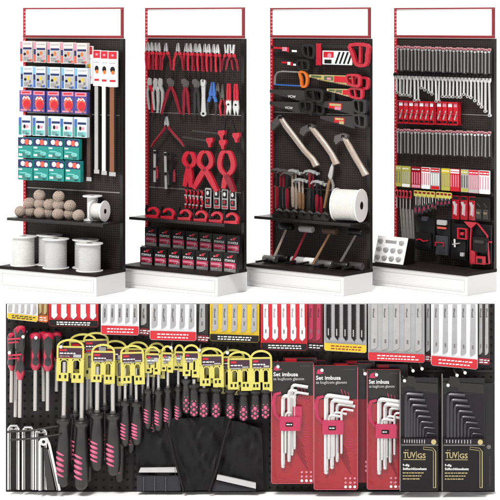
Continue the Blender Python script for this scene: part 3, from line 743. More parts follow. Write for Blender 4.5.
def lump(mh):
    def f():
        r = thing('lying_hammer'); m = MB(s.sc); m.lathe([(3.2, -6.4), (3.9, -5.6), (3.9, 5.6), (3.2, 6.4)], mh, axis='x', n=14); m.build('head', r)
        m = MB(s.sc); m.tube([(0, -1, 0), (-1.5, -14, -1), (-2, -19, -1.2)], [1, 1.1, 1.2], blk2); m.build('handle', r); return r
    return f
for k, (x, mm, v, nm) in enumerate([(270, dst, .20, 'grey hammer head lying at the left of the third plinth'), (282.5, blk, .10, 'black mallet lying behind the grey one, left'), (298, lgy, .13, 'white rubber mallet lying on third plinth, left of two'),
        (311, wht, .12, 'white rubber mallet lying on third plinth, right of two'), (326, dst, .18, 'dark steel hammer lying in the middle right'), (342, blk2, .16, 'black steel hammer lying near the right end'), (356, dgy, .12, 'dark grey mallet lying at the right end of the plinth')]):
    spawn(('lp', k), lump(mm), nm, 'mallet', 'hammers lying on the plinth', s.at(x, .183+3.9/121.9, v), s.rz, 0)

# ------------------------------------------------------------------ stand 4
s = ST[3]
pkd = M('dusty_pink_tag', (206, 150, 156), .5)
def slim():
    r = thing('carded_key'); m = MB(s.sc); m.box(-1.5, 1.5, -.6, 0, -26, -2.5, dgy); m.build('card', r)
    m = MB(s.sc); m.box(-1.4, 1.4, -1, 0, -2.4, 0, pkd); m.box(-.8, .8, -1.1, -.9, -2.2, -1.2, dred); m.build('tag', r)
    m = MB(s.sc); m.tube([(.1, -1.3, -3.2), (.1, -1.3, -25)], .66, sil2, 6); m.disc(.1, -3.6, 1.1, 1.1, -2, -.7, brt, 8); m.build('rod', r); return r
for row, y0, n in (('top', 45.5, 27), ('third', 128.5, 27)):
    for k in range(n):
        spawn('slim', slim, f'slim steel key on black card, {ORD[k]} from left in the {row} row', 'key', 'slim carded keys on the rightmost stand', s.loc(398.4+k*3.52, y0+k*.11+(.6 if k % 3 == 1 else 0), .05+.012*(k % 2)), s.rz)
def wrench(L):
    def f():
        m = MB(s.sc); m.tube([(0, -1, -2), (0, -1, -L+2)], [.95, .95], brt, 6); m.disc(0, -L+1.2, 1.5, 1.6, -1.8, 0, brt, 10); m.disc(0, -L+1.2, .6, .7, -1.95, -1.8, blk, 8)
        m.prism([(-1.6, 1), (-.8, 1), (-.6, -1), (.6, -1), (.8, 1), (1.6, 1), (1.5, -2), (.7, -3.6), (-.7, -3.6), (-1.5, -2)], -1.8, 0, brt)
        return m.build('wrench')
    return f
m = MB(s.sc); m.box(0, 97.5, -2.2, 0, -1.4, 1.4, blk2)
for q in range(24): m.box(1+q*4, 3+q*4, -2.8, -2.2, -2.4, 2.2, blk)
o = m.build('hook_rail'); o.location = s.loc(394.5, 74.5, .03); o.rotation_euler = (0, 0, s.rz); tag(o, 'black toothed rail the bare wrenches hang from, rightmost stand', 'rail')
Ls = [14, 16, 18, 20, 22, 24, 14, 16, 18, 21, 24, 16, 18, 18, 19, 19, 17, 19, 22, 25, 28, 31, 34]
Ls = [18, 20, 20, 20, 21, 25, 25, 12, 14, 16, 18, 25, 25, 20, 20, 20, 20, 20, 20, 17, 19, 20, 23, 26, 29, 33, 37]
for k, L in enumerate(Ls):
    spawn(('wr', L), wrench(L), f'bare silver combination wrench, {ORD[k]} from left on the black rail', 'wrench', 'bare wrenches on the rail', s.loc(397.4+k*3.55, 76.5+k*.11, .065+.012*(k % 2)), s.rz)
def basket(w, n):
    def f():
        r = thing('wire_basket'); m = MB(s.sc)
        h = 23
        for q in (0, w): m.tube([(q, -8, 0), (q, -8, -h), (q, 0, -h)], .4, red, 5); m.tube([(q, -8, 0), (q, 0, 0)], .4, red, 5)
        for z in (0, -h*.5, -h): m.tube([(0, -8, z), (w, -8, z)], .45, red, 5)
        m.box(0, w, -8, 0, -h-.4, -h, redf); m.build('frame', r)
        for k in range(n):
            m = MB(s.sc); x = w*(k+.1)/n; e = w*(k+.92)/n; m.rrect(x, e, -h+.2, -.5, .4, -6-.3*(k % 2), -1, red2)
            m.box(x+.4, e-.4, -6.5, -6, -5, -1.6, pk2 if k % 2 else wht); m.stroke([(x+1, -18), (e-1, -9)], 1.2, -6.55, -6.1, lgy); m.box(x+.4, e-.4, -6.45, -6, -21.5, -19.4, blk); m.build('insert_card', r)
        return r
    return f
spawn('bk1', basket(37, 7), 'long red wire basket filled with red cards, left of the two', 'basket', 'red wire baskets', s.loc(402, 100.5, .02), s.rz)
spawn('bk2', basket(22, 4), 'short red wire basket filled with red cards, right of the two', 'basket', 'red wire baskets', s.loc(440, 101.5, .02), s.rz)
def bcard(w, h, base, top, blades, strip_=None):
    def f():
        r = thing('blade_card'); m = MB(s.sc); m.rrect(0, w, -h, 0, .6, -1.4, 0, base); m.box(.3, w-.3, -1.5, -1.3, -h*.2, -.5, top)
        m.dashes(.8, w-.8, -h*.12, 1.0, -1.6, wht if top is not wht else red2)
        if strip_: m.box(.3, w-.3, -1.5, -1.3, -h+.4, -h*.84, strip_)
        m.build('card', r); m = MB(s.sc); n = max(2, int(w/2.1))
        for k in range(n): x = (k+.5)*w/n; m.box(x-.42, x+.42, -1.9, -1.4, -h*.8, -h*.26, blades)
        m.build('blade', r); return r
    return f
cds = [(396.3, 6, yelp, yelp, sil2, None, 'narrow yellow blade card at the left end'), (402.6, 8.6, yelp, yelp, lgy, wht, 'yellow and white blade card, second'), (412.2, 9.4, crim, dred, pk2, pk2, 'crimson blade card, third'),
       (422.2, 8.6, wht, red2, pk2, wht, 'white blade card with red top, fourth'), (431.4, 9, lgy, red2, wht, red2, 'grey white blade card with red top, fifth'), (442, 8.6, yelp, yel2, gld, yelp, 'all yellow blade card, sixth'),
       (451, 9.2, red2, wht, pk2, red2, 'bright red blade card, seventh'), (461.6, 7.4, lgy, yelp, dst, yelp, 'grey blade card with yellow top, eighth'), (469.5, 9.6, pk2, red2, lgy, lgy, 'pale pink blade card, ninth'), (479.9, 10, wht, red2, pk2, wht, 'white blade card with red top at the right end, tenth')]
for k, (x, w, a, b, c, d, nm) in enumerate(cds):
    spawn(('bc', k), bcard(w, 21.5+k*.2, a, b, c, d), f'{nm}, on rightmost stand', 'blade card', 'blade cards on the rightmost stand', s.loc(x, 165.3+k*.55, .06), s.rz)
def sd(mt, L, mg):
    def f():
        r = thing('screwdriver')
        if mt is yel:
            m = MB(s.sc); m.rrect(-2, 2, -6, 0, .8, -1, 0, yel); m.box(-1.4, 1.4, -1.15, -1, -3, -1, dred); m.build('tag', r)
            m = MB(s.sc); m.tube([(0, -.6, -5), (0, -.6, -L*.62)], .5, sil, 6); m.build('shaft', r)
            m = MB(s.sc); m.lathe([(.8, -L), (1.3, -L*.97), (1.1, -L*.75), (1.3, -L*.62), (.6, -L*.6)], rub, c=(0, -.6, 0), n=10); m.box(-.5, .5, -2.1, -1.5, -L*.9, -L*.72, pnk); m.build('handle', r)
        else:
            m = MB(s.sc); m.lathe([(.6, -8.5), (1.3, -8), (1.1, -4), (1.4, -1), (.8, 0)], red, c=(0, -.6, 0), n=10); m.box(-.5, .5, -2.1, -1.6, -6, -1.5, blk); m.build('handle', r)
            m = MB(s.sc); m.tube([(0, -.6, -8), (0, -.6, -L)], .5, sil, 6); m.build('shaft', r)
        return r
    return f
for k, x in enumerate((397.5, 400.6, 403.8, 407, 410.8)):
    spawn('sdr', sd(red, 19, 0), f'small red handled screwdriver, {ORD[k]} from left, rightmost stand', 'screwdriver', 'small red screwdrivers on the rightmost stand', s.loc(x, 189.5+k*.3, .05), s.rz)
for k, (x, L) in enumerate(zip((416.4, 420.6, 424.8, 429, 433.2, 438.6, 442.4, 446.2, 450), (25, 24, 22, 20, 18, 14, 14, 13, 12))):
    spawn(('sdy', L), sd(yel, L, 0), f'screwdriver on small yellow tag, {ORD[k]} from left, rightmost stand', 'screwdriver', 'yellow tagged screwdrivers on the rightmost stand', s.loc(x, 190.3+k*.3, .06), s.rz)
for k, (x, L) in enumerate(zip((418.5, 422.7, 426.9, 431, 436, 440.5, 444.3, 448), (25, 24, 22, 20, 18, 14, 14, 13))):
    spawn(('sdy', L), None, f'screwdriver on small yellow tag in the rear rank, {ORD[k]} from left, rightmost stand', 'screwdriver', 'yellow tagged screwdrivers on the rightmost stand', s.loc(x, 191.3+k*.3, .03), s.rz)
def blis(a):
    def f():
        r = thing('blister_pack'); m = MB(s.sc); m.rrect(0, 7, -24, 0, .7, -1, 0, blk if a else crim); m.box(.5, 6.5, -1.1, -.9, -4, -.8, blk); m.build('card', r)
        m = MB(s.sc)
        if not a: m.stroke([(1.8, -6), (3.6, -11), (2.6, -19)], [2, 2.6, 1.6], -2, -1, lgy); m.stroke([(4.6, -8), (4.2, -20)], 1.2, -1.8, -1, pk2)
        else: m.stroke([(2, -6), (5, -10)], 1, -1.8, -1, dgy); m.box(1, 6, -1.3, -1, -22, -12, dgy); m.text('TUV', 1.3, -17, 3, -1.5, gld, width=3.4)
        m.build('tool', r); return r
    return f
for k, (x, a) in enumerate(((452.7, 0), (461, 0), (469.5, 0), (475.8, 1), (482.8, 1))):
    spawn(('bl', a), blis(a), (f'red blister pack with silver keys, {ORD[k]} from left, above the red framed pouch' if not a else f'black key case pack, {["left", "right"][k-3]} of the two at the edge of rightmost stand'), 'blister pack', 'blister packs on the rightmost stand', s.loc(x, 195.2+k*.5, .06), s.rz)
def lever():
    m = MB(s.sc); m.stroke([(-1.2, 0), (1.2, 0), (2, -30), (.2, -30)], .9, -1.6, 0, sil, closed=True); return m.build('steel_bracket')
for k, x in enumerate((402.4, 405.6, 408.8, 412)):
    spawn('lev', lever, f'narrow silver bracket, {ORD[k]} from left above the white knob display', 'bracket', 'silver brackets on the rightmost stand', s.loc(x, 208.5+k*.3, .06), s.rz, -.03)
def pouch(w, h, style):
    def f():
        r = thing('tool_pouch'); m = MB(s.sc); m.cloth([(0, 0), (w, 0), (w*.95, -h), (w*.05, -h)], -3, 1.6, clo, 10, 12, 2.5, seed=w); m.build('back', r)
        m = MB(s.sc); m.cloth([(w*.08, -h*.45), (w*.92, -h*.45), (w*.9, -h*.96), (w*.1, -h*.96)], -6, 1.2, clo2 if style == 1 else clo, 8, 8, 2, seed=h); m.build('pocket', r)
        m = MB(s.sc)
        if style == 0: m.stroke([(w*.2, -h*.68), (w*.4, -h*.64), (w*.6, -h*.7), (w*.82, -h*.66)], 1.1, -9.5, -8.4, red); m.rrect(w*.35, w*.65, -3, 1.5, 1, -4.6, -2, clo2)
        if style == 1: m.rrect(w*.2, w*.85, -6, -1, 1, -7, -5, lgy); m.box(w*.2, w*.8, -6.4, -5, -10, -8, orr); m.stroke([(w*.2, -h*.72), (w*.2, -h*.62), (w*.75, -h*.62), (w*.75, -h*.72)], .9, -9.6, -8.4, red)
        if style == 2: m.stroke([(w*.55, -4), (w*1.02, -4), (w*1.02, -14), (w*.55, -14)], 1.6, -8, -5, red, closed=True); m.rrect(w*.7, w*.88, -10.5, -7.5, .5, -8, -6, red); m.stroke([(w*.3, -h*.55), (w*.7, -h*.5)], 1, -10, -8.4, lgy); m.tube([(w*.4, -9, -h*.4), (w*.42, -9, -h*.62)], .9, brt, 8); m.rrect(w*.75, w*.95, -h*.85, -h*.75, .5, -10, -8, lgy)
        m.build('trim', r); return r
    return f
for k, (x, y, w, h, nm) in enumerate([(417.5, 217, 19.5, 33, 'black tool pouch with wavy red trim, leftmost pouch'), (438, 218, 14.5, 38, 'black tool pouch with grey flap and orange stripe'), (453, 223, 17, 37, 'black tool bag with a red square buckle')]):
    spawn(('po', k), pouch(w, h, k), nm, 'tool pouch', 'tool pouches on the rightmost stand', s.loc(x, y, .06), s.rz)
r = thing('tool_organizer'); r.location = s.loc(469.5, 221, .05); r.rotation_euler = (0, 0, s.rz)
m = MB(s.sc); m.cloth([(2, -2), (22, -2), (22, -40), (2, -40)], -3, 1, clo, 8, 12, 2.2, seed=4); m.build('back', r)
m = MB(s.sc); m.prism([(-1, 0), (12, 0), (6.5, -6), (5, -6)], -8, -6, red); m.stroke([(5.8, -5), (5, -20), (5, -41)], 1.1, -7.5, -6, red); m.stroke([(12, -1), (21, -12), (23, -40), (5, -42)], 1.0, -7.5, -6, red); m.box(21.5, 25, -7, -5.5, -19, -17.6, red); m.build('harness', r)
m = MB(s.sc); m.rrect(9, 22, -29, -14, 1.5, -10, -6, blk); m.rrect(11, 20, -20, -17, .8, -11, -9.8, dgy); m.build('pocket', r)
m = MB(s.sc); m.box(7.2, 11, -10, -6.2, -41, -28, red); m.box(12, 19.4, -10, -6.2, -41, -33, red); m.box(13.6, 17.8, -10.4, -9.8, -39.5, -35.4, blk); m.build('holder', r)
tag(r, 'black tool organizer with red harness lines and red holders, far right', 'tool organizer')
# knob display
r = thing('knob_display'); r.location = s.at(375.5, .184, .30); r.rotation_euler = (0, 0, s.rz)
m = MB(s.sc); vs = []
prof = [(-2, 0), (16, 0), (16, 22), (6, 26)]          # depth, height: slanted face
def slab(m, x0, x1, P, mat):
    n = len(P); m.add([(x, y, z) for x in (x0, x1) for y, z in P], [tuple(range(n)), tuple(range(2*n-1, n-1, -1))]+[(i, i+n, (i+1) % n+n, (i+1) % n) for i in range(n)], mat)
slab(m, .4, 30, prof, blk); m.build('box', r)
m = MB(s.sc); slab(m, 0, 30.4, [(-3, 0.4), (5.2, 26.4), (4.2, 27), (-4, .6)], hdr); m.build('face_plate', r)
for rr_ in range(3):
    for c in range(4):
        m = MB(s.sc); t = .2+rr_*.31; zc = .4+26*t; yc = -3.6+8.2*t; xc = 4+c*7.2
        if rr_ == 2 and c == 1: m.box(xc-2, xc+9, yc-1.2, yc, zc-1.6, zc+1.6, lgy)
        elif rr_ == 2 and c == 2: continue
        else: m.lathe([(1.9, -2.8), (2.3, -2.4), (2.5, 0)], lgy, c=(xc, yc, zc), axis='y', n=14)
        m.build('knob', r)
tag(r, 'small slanted display box with white face and grey round knobs on plinth', 'display box')
# ------------------------------------------------------------------ the low wide close-up display board in front
DB = 9.179
YB = CAMY+DB
K = DB/F
def L(px, py, v): 
    c = Vector((0, CAMY, CAMZ)); t = DB-v*(.62 if v < .3 else 1)
    return c+ray(px, py)*t
def SC(v=0.1): k = (DB-v)/F; return (k, k, k)
GB = 'the wide board'
r = thing('tool_board'); r.location = (0, YB, 0)
tag(r, 'low wide black perforated board hung with screwdrivers, blade cards and hex key sets', 'pegboard')
xa, xb, zt = (5.8-250)*K, (494.8-250)*K, CAMZ-(304-HY)*K
m = MB(); m.box(xa, xb, 0, .02, .0, zt, peg_m); m.build('panel', r)
m = MB()
for px in (133, 268): m.box((px-250)*K-.004, (px-250)*K+.004, -.006, -.0005, .01, zt-.01, blk)
m.box(xa+.01, xb-.01, -.008, -.0008, CAMZ-(372-HY)*K, CAMZ-(369.5-HY)*K, blk2)
m.build('seam', r)

# --- blade cards along the top
def card(w, h, base, strip_c, strip_h, bl, nb, style, slope, txt_c=wht):
    """top edge at z=0; the bottom edge drops by slope to the right"""
    def f():
        sc = SC(.2); r = thing('blade_card'); m = MB(sc)
        m.prism([(0, 0), (w, 0), (w, -h-slope+1.5), (w-1.5, -h-slope), (1.5, -h), (0, -h+1.5)], -1.6, 0, base)
        m.build('card', r)
        m = MB(sc); sh = strip_h
        m.prism([(.3, -h+sh), (w-.3, -h-slope+sh), (w-.3, -h-slope+1.4), (w-1.5, -h-slope+.3), (1.5, -h+.3), (.3, -h+1.4)], -1.8, -1.5, strip_c)
        rr = random.Random(int(w*7+h))
        for q in range(2):
            x = w*.16
            while x < w*.84:
                e = x+rr.uniform(1.4, 4); z = -h+sh*(.66-.34*q)-slope*x/w; m.box(x, e, -1.95, -1.75, z-.55, z+.55, txt_c); x = e+1
        m.build('print_strip', r)
        for k in range(nb):
            m = MB(sc); x = (k+.55)*w/(nb+.1); bw = w/(nb+.1)*.27; zb = -h+sh+(3 if h > 25 else 1.2)-slope*x/w; 
            if style == 'jag':
                P = [(x-bw, 0), (x+bw*.8, 0)]; z = 0
                while z > zb+3: P += [(x+bw*1.25, z-1), (x+bw*.6, z-1.6)]; z -= 2.0
                P += [(x+bw*.4, zb), (x-bw, zb+4)]
            elif style == 'tip':
                P = [(x-bw, 0), (x+bw, 0), (x+bw, zb*.6), (x+bw*1.3, zb*.66), (x+bw*1.2, zb+3), (x, zb), (x-bw, zb+2.4)]
            else:
                e = min(1, -zb/12); P = [(x-bw*.8, 0), (x+bw, 0), (x+bw, zb+3*e), (x+bw*.3, zb+1*e), (x-bw*1.1, zb), (x-bw*1.1, zb+4*e)]
            m.prism(P, -2.6, -1.5, bl)
            if h < 25: pass
            elif style != 'jag':
                m.text('• bent', x+bw*.45, -12-(k % 2)*2, 2.6, -2.75, blk2 if style == 'bar' else dred, width=9, rot=-PI/2) if False else m.text('Wood', x-bw*.5, -4, 2.6, -2.75, blk2 if style == 'bar' else dred, width=9, rot=-PI/2)
                m.box(x-bw*.3, x+bw*.3, -2.75, -2.6, zb+7, zb+11, gry)
            else: m.box(x-bw*.4, x+bw*.1, -2.75, -2.6, zb+5, zb+12, lgy)
            m.build('blade', r)
        if w > 20: m = MB(sc); m.dome(1.6, w-1.6, -h-slope*.5+sh+1.4, -.6, -4.4, -1.7, 1.6, clr, 2.5); m.build('blister', r)
        m = MB(sc)
        m.stroke([(1.2, -.5), (1.2, -h+sh+1.2), (w-1.2, -h-slope+sh+1.2), (w-1.2, -.5)], .5, -2.4, -1.5, base); m.build('rim', r)
        return r
    return f
wsh = M('blister_white', (230, 230, 232), 0.3, var=.05, k=.8); wsd = M('blister_grey', (168, 168, 170), 0.35, k=.74)
cards = [
 (7.2, 38.5, 15, 3, wsh, yel2, 6, lgy, 5, 'bar', 2, 0.10, 'white card with yellow strip and pale blades, at the left end of the wide board', dgy),
 (49, 99, 22, 1.2, red2, blk, 6.2, wht, 5, 'tip', 0, .12, 'red card with white blades and black text strip, left on the wide board', wht),
 (101, 139.5, 30.5, 1.2, wsh, red2, 9, wsd, 5, 'bar', 0, .13, 'white card with red strip, left of its white neighbour of the same kind', wht),
 (150, 197, 36, 1.2, wsh, red2, 9.2, wsd, 5, 'bar', 0, .13, 'white card with red strip, standing left of the yellow blade card', wht),
 (210, 260, 37, 1.6, yel2, blk, 7, wsd, 5, 'bar', 0, .13, 'yellow card with grey blades and black text strip, middle of the wide board', wht),
 (260.6, 307.5, 46, 1.5, red2, blk, 7, wht, 5, 'tip', 0, .135, 'red card with five pointed white blades, right of the yellow card', wht),
 (324, 367, 47, 2.5, wsd, yel2, 8, blk, 5, 'jag', 0, .13, 'grey card with five black jagged blades above a yellow strip', dred),
 (368, 425, 57, 2.5, wsd, red2, 8.5, lgy, 5, 'bar', 0, .14, 'wide grey card with five grey blades above a red strip', wht),
 (431, 478, 62, 4, wsh, red2, 10, wsd, 5, 'bar', 0, .15, 'white card with red strip, rightmost large blade card', wht)]
for k, (x0, x1, h, sl, b, sc_, sh, bl, nb, st, _, v, nm, tc) in enumerate(cards):
    spawn(('cd', k), card(x1-x0, h, b, sc_, sh, bl, nb, st, sl, tc), nm, 'blade card', 'blade cards along the top of '+GB, L(x0, 304, v))
d_brn = M('shaded_kraft_card', (120, 88, 60), .5); 
behind = [(37.6, 48.6, 18, .8, M('ochre_card', (150, 104, 50), .5), org, 2, 'ochre card half hidden behind the yellow striped white card'),
 (138.6, 149.6, 31, 1, dgy, dred, 1, 'grey card peeking out between the two white cards with red strips'), (196, 208.5, 38, 1, dgy, dred, 1, 'grey card peeking out between white card and yellow card'),
 (306.5, 323, 46, 1, dred, blk, 2, 'dark red card peeking out right of the red card'), (424, 431.5, 58, 1, dgy, dred, 1, 'grey card peeking out left of the rightmost white card'),
 (477, 490, 61, 1, dgy, dred, 2, 'grey card peeking out at the right end of the wide board')]
for k, (x0, x1, h, sl, b, sc_, nb, nm) in enumerate(behind):
    spawn(('bh', k), card(x1-x0, h, b, sc_, 7, wsd if b is dgy else pnk if b is dred else gld, nb, 'bar', sl), nm, 'blade card', 'blade cards along the top of '+GB, L(x0, 304, .06))

# --- hooks
def hook(n=34):
    def f():
        o = thing('peg_hook'); m = MB(SC(.1)); m.tube([(0, 0, 0), (0, -n, -.4), (0, -n-1, .2)], .9, sil, 8); m.build('rod', o)
        m = MB(SC(.1)); m.ball((0, -n-1.2, .3), 1.7, wht); m.build('tip', o); return o
    return f

# --- left: red and black screwdrivers handle up
def HL(px, py, n):
    p = L(px, py, n*K/.62 if n*K/.62 < .3 else .29); p.y = YB; return p
def rsd(hl, r0, Lt, sw=2.0):
    def f():
        sc = SC(.15); r = thing('screwdriver')
        m = MB(sc); m.tube([(0, 0, -hl+2), (0, 0, -Lt)], sw, sil, 12); m.build('shaft', r)
        m = MB(sc); m.lathe([(r0*.35, 0.4), (r0*.8, -.8), (r0, -4), (r0*1.02, -hl*.25), (r0*.86, -hl*.5), (r0*.78, -hl*.62), (r0*.95, -hl*.78), (r0*.8, -hl*.9), (r0*.45, -hl)], red if False else pnk_red, n=20); m.build('handle', r)
        m = MB(sc)
        for a in (-1.15, 0.15, 1.4):
            pr = [(-2.4, 1.0, .5), (-hl*.15, 1.05, 4.0), (-hl*.35, 1.0, 4.4), (-hl*.5, .9, 3.4), (-hl*.6, .86, 1.6), (-hl*.68, .88, 3.4), (-hl*.8, 1.0, 3.6), (-hl*.86, .9, .5)]
            vs = []; fs = []
            for z, rr_, w in pr:
                for t in (-1, -.5, 0, .5, 1):
                    th = -PI/2+a+t*w/r0; q = r0*rr_*1.04; vs.append((q*math.cos(th), q*math.sin(th), z))
            for i in range(len(pr)-1):
                for j in range(4): fs.append((i*5+j, i*5+j+1, i*5+j+6, i*5+j+5))
            m.add(vs, fs, rub)
        m.build('grip_inlay', r)
        return r
    return f
pnk_red = M('raspberry_plastic', (196, 26, 66), 0.3, coat=.4)
rs = [(12.4, 333, 38, 4.6, 70, .10, 'raspberry screwdriver cut by the left edge of the wide board'), (20.5, 326, 54, 5.6, 92, .16, 'raspberry screwdriver with long slim handle, in front on the left hooks'),
      (35.5, 333, 37, 6.6, 78, .15, 'raspberry screwdriver with thick black inlaid handle, left of the pair'), (47.8, 333, 38, 6.8, 78, .15, 'raspberry screwdriver with thick black inlaid handle, right of the pair'),
      (17, 328, 36, 4.0, 90, .06, 'raspberry screwdriver behind the two leftmost ones'), (43, 332, 34, 5, 70, .05, 'raspberry screwdriver behind the thick handled pair'), (57, 332, 30, 5.5, 60, .05, 'raspberry screwdriver handle tucked behind the first yellow tag')]
for k, (x, y, hl, r0, Lt, v, nm) in enumerate(rs):
    spawn(('rs', k), rsd(hl, r0, Lt), nm, 'screwdriver', 'raspberry and black screwdrivers with handles up', L(x, y, v))
for k, (x, y, nm) in enumerate([(23.2, 337, 'white tipped peg hook between the slim and thick raspberry handles'), (36, 338, 'white tipped peg hook over the thick raspberry handle'), (9.5, 353, 'white tipped peg hook at the lower left edge')]):
    spawn('hk', hook(36), nm, 'peg hook', 'white tipped peg hooks', HL(x, y, 36))
for k, (x0, x1, y) in enumerate([(8, 21, 339.5), (8, 22, 355.5)]):
    m = MB(SC(.1)); m.tube([(0, 0, 0), (x1-x0, -3, 1.5)], 1.0, pnk_red, 8); m.tube([(0, 0, -3.4), (x1-x0-2, -3, -2)], .8, pnk_red, 8)
    o = m.build('wire_holder'); o.location = L(x0, y, .2); tag(o, ['upper', 'lower'][k]+' raspberry wire holder at the left edge of the wide board', 'holder', 'raspberry wire holders')

# --- yellow tags
def ytag(w, h, back=False):
    def f():
        sc = SC(.15); r = thing('hang_tag'); m = MB(sc); t = 1.4
        P = [(0, -h*.2)]+[(w/2-w/2*math.cos(PI*k/10), -7+7*math.sin(PI*k/10)) for k in range(11)]+[(w, -h*.2)]
        m.stroke(P, 2.0, -t, 0, yel)
        zl = -h*.46
        m.rrect(-1, w+1, zl, -6.2, 1.5, -t+.05, -.05, yel)
        c0, c1, c2, c3 = 2.6, w*.42, w*.58, w-2.6
        zb = -h*.8
        for a, b in ((-1, c0), (c1, c2), (c3, w+1)): m.box(a, b, -t, 0, zb, zl-.02, yel)
        m.box(-1, c1+.5, -t+.08, -.08, -h, zb, yel); m.box(c2-.5, w+1, -t+.08, -.08, -h-1.4, zb, yel)
        m.build('frame', r)
        m = MB(sc)
        m.rrect(1, w-1, zl+1, -8, .6, -t-.3, -t+.1, M('plum_print', (74, 50, 64), .5)); m.box(2, w*.36, -t-.45, -t-.2, -11.2, -9.2, red2)
        m.text('Torx T20', 2, -14.2, 2.8, -t-.5, wht, width=w*.55) if False else m.dashes(2, w*.7, -13.4, 1.2, -t-.45, wht)
        m.dashes(2, w*.5, -16.2, .8, -t-.45, lgy); m.box(w*.62, w-2, -t-.42, -t-.25, zl+1.6, -14.5, lgy); m.box(2, w*.6, -t-.42, -t-.25, zl+1.6, -17.2, red2 if w > 22.8 else gry)
        for a in (1.8, c1-3.4, c2+1.4, c3-1.4): m.box(a-.1, a+1.9, -t-.1, -t+.1, -h*.93, -h*.85, blk)
        m.build('printed_label', r)
        m = MB(sc); y = .4
        for a, b in ((c0, c1), (c2, c3)):
            mx = (a+b)/2; hw = (b-a)/2-.1
            m.stroke([(a+.3, zb), (a+.3, zl-3), (mx-hw*.5, zl-.9), (mx+hw*.5, zl-.9), (b-.3, zl-3), (b-.3, zb)], 1.3, -t+.1, 0, yel)
        m.build('slot_rim', r)
        return r
    return f
# --- hanging screwdrivers, black handle with pink bars
def hsd(Ls, hl, r0, sw, back=False):
    """Ls = shaft length, then handle of length hl below"""
    def f():
        sc = SC(.15); r = thing('screwdriver')
        m = MB(sc); m.tube([(0, 0, 0), (0, 0, -Ls)], sw, sil if not back else sil2, 12); m.lathe([(sw*1.3, -Ls+.2), (sw*1.35, -Ls+4), (sw*1.05, -Ls+4.6)], dst, n=12); m.build('shaft', r)
        h = hl; z = -Ls
        m = MB(sc); m.lathe([(r0*.5, z+2), (r0*.92, z+1.4), (r0*1.04, z-.5), (r0*1.0, z-h*.045), (r0*.74, z-h*.085), (r0*.70, z-h*.14), (r0*.84, z-h*.26), (r0*.98, z-h*.45), (r0*1.02, z-h*.62), (r0*.98, z-h*.8), (r0*.84, z-h*.93), (r0*.5, z-h*.985), (r0*.2, z-h)], rub, n=24); m.build('handle', r)
        m = MB(sc)
        for q in range(5):
            zc = z-h*(.49+.078*q); R_ = r0*1.03; P = []
            for t in range(7):
                th = -PI/2-.92+1.1*t/6; P.append((R_*math.cos(th), R_*math.sin(th), zc+h*.03-h*.05*t/6))
            w = .62 if q in (0, 4) else .92
            m.tube(P, [w*r0*.12]+[w*r0*.2, w*r0*.24, w*r0*.25, w*r0*.24, w*r0*.2]+[w*r0*.12], pnb, 8)
        m.build('grip_bars', r)
        return r
    return f
def stub(hl, r0, Ls=6):
    def f():
        sc = SC(.15); r = thing('screwdriver')
        m = MB(sc); m.tube([(0, 0, 0), (0, 0, -Ls)], 2, sil, 12); m.build('shaft', r); h = hl; z = -Ls
        m = MB(sc); m.lathe([(r0*.5, z+1.5), (r0*1.05, z+.6), (r0*1.1, z-1.5), (r0*.72, z-h*.14), (r0*.8, z-h*.3), (r0*1.04, z-h*.6), (r0*1.0, z-h*.8), (r0*.75, z-h*.95), (r0*.3, z-h)], rub, n=22); m.build('handle', r)
        m = MB(sc)
        for a, b, rr_ in ((0, .58, .34), (-.5, .66, .18), (.5, .66, .18), (-.5, .84, .2), (.5, .84, .2), (0, .9, .26), (0, .74, .26), (-.35, .48, .12), (.35, .48, .12)):
            th = -PI/2+a; q = r0*(.96 if b > .5 else .86); m.ball((q*math.cos(th), q*math.sin(th), z-h*b), rr_*r0*1.12, pnb, 10)
        m.build('grip_dots', r); return r
    return f
pairs = [ # tag x0,x1,y0,y1 ; screwdrivers (x, handle top, handle bottom, radius)
 (58, 83.6, 339.5, 381, [(64.5, 420, 488, 7.6), (82, 422.5, 491, 8.0)], .17, 'first yellow tag from the left, hung in front on the wide board'),
 (92.5, 114.5, 344.5, 382, [(97.5, 414.5, 471, 7.2), (112.6, 415.5, 476, 7.6)], .17, 'second yellow tag, between two tall pairs of screwdrivers'),
 (121, 143, 346, 377, [(125.3, 403, 447, 5.2), (136, 404, 446, 5.8)], .16, 'third yellow tag, small, above the shorter screwdrivers'),
 (145.5, 160, 347, 373, [(148, 391, 430, 4.6), (158.5, 392, 432, 4.8)], .13, 'fourth yellow tag from left, small and narrow'),
 (162, 173, 346, 371, [(168, 390, 429, 4.6)], .12, 'fifth yellow tag from left, small and narrow'),
 (175, 184, 345, 370, [(178.5, 389, 426, 4.4)], .11, 'sixth yellow tag from left, narrowest, beside the larger right group')]
for k, (x0, x1, y0, y1, sds, v, nm) in enumerate(pairs):
    spawn(('yt', round(x1-x0)), ytag(x1-x0, y1-y0), nm, 'hang tag', 'yellow hang tags on the wide board', L(x0, y0, v))
    for q, (x, a, b, r0) in enumerate(sds):
        spawn(('hs', k, q), hsd(a-y0-22, b-a, r0, 2.3 if r0 > 6 else 1.6), f'pink barred black screwdriver in the {["left", "right"][q]} slot of the {ORD[k]} yellow tag from left', 'screwdriver', 'screwdrivers with pink barred handles', L(x, y0+22, v-.012))
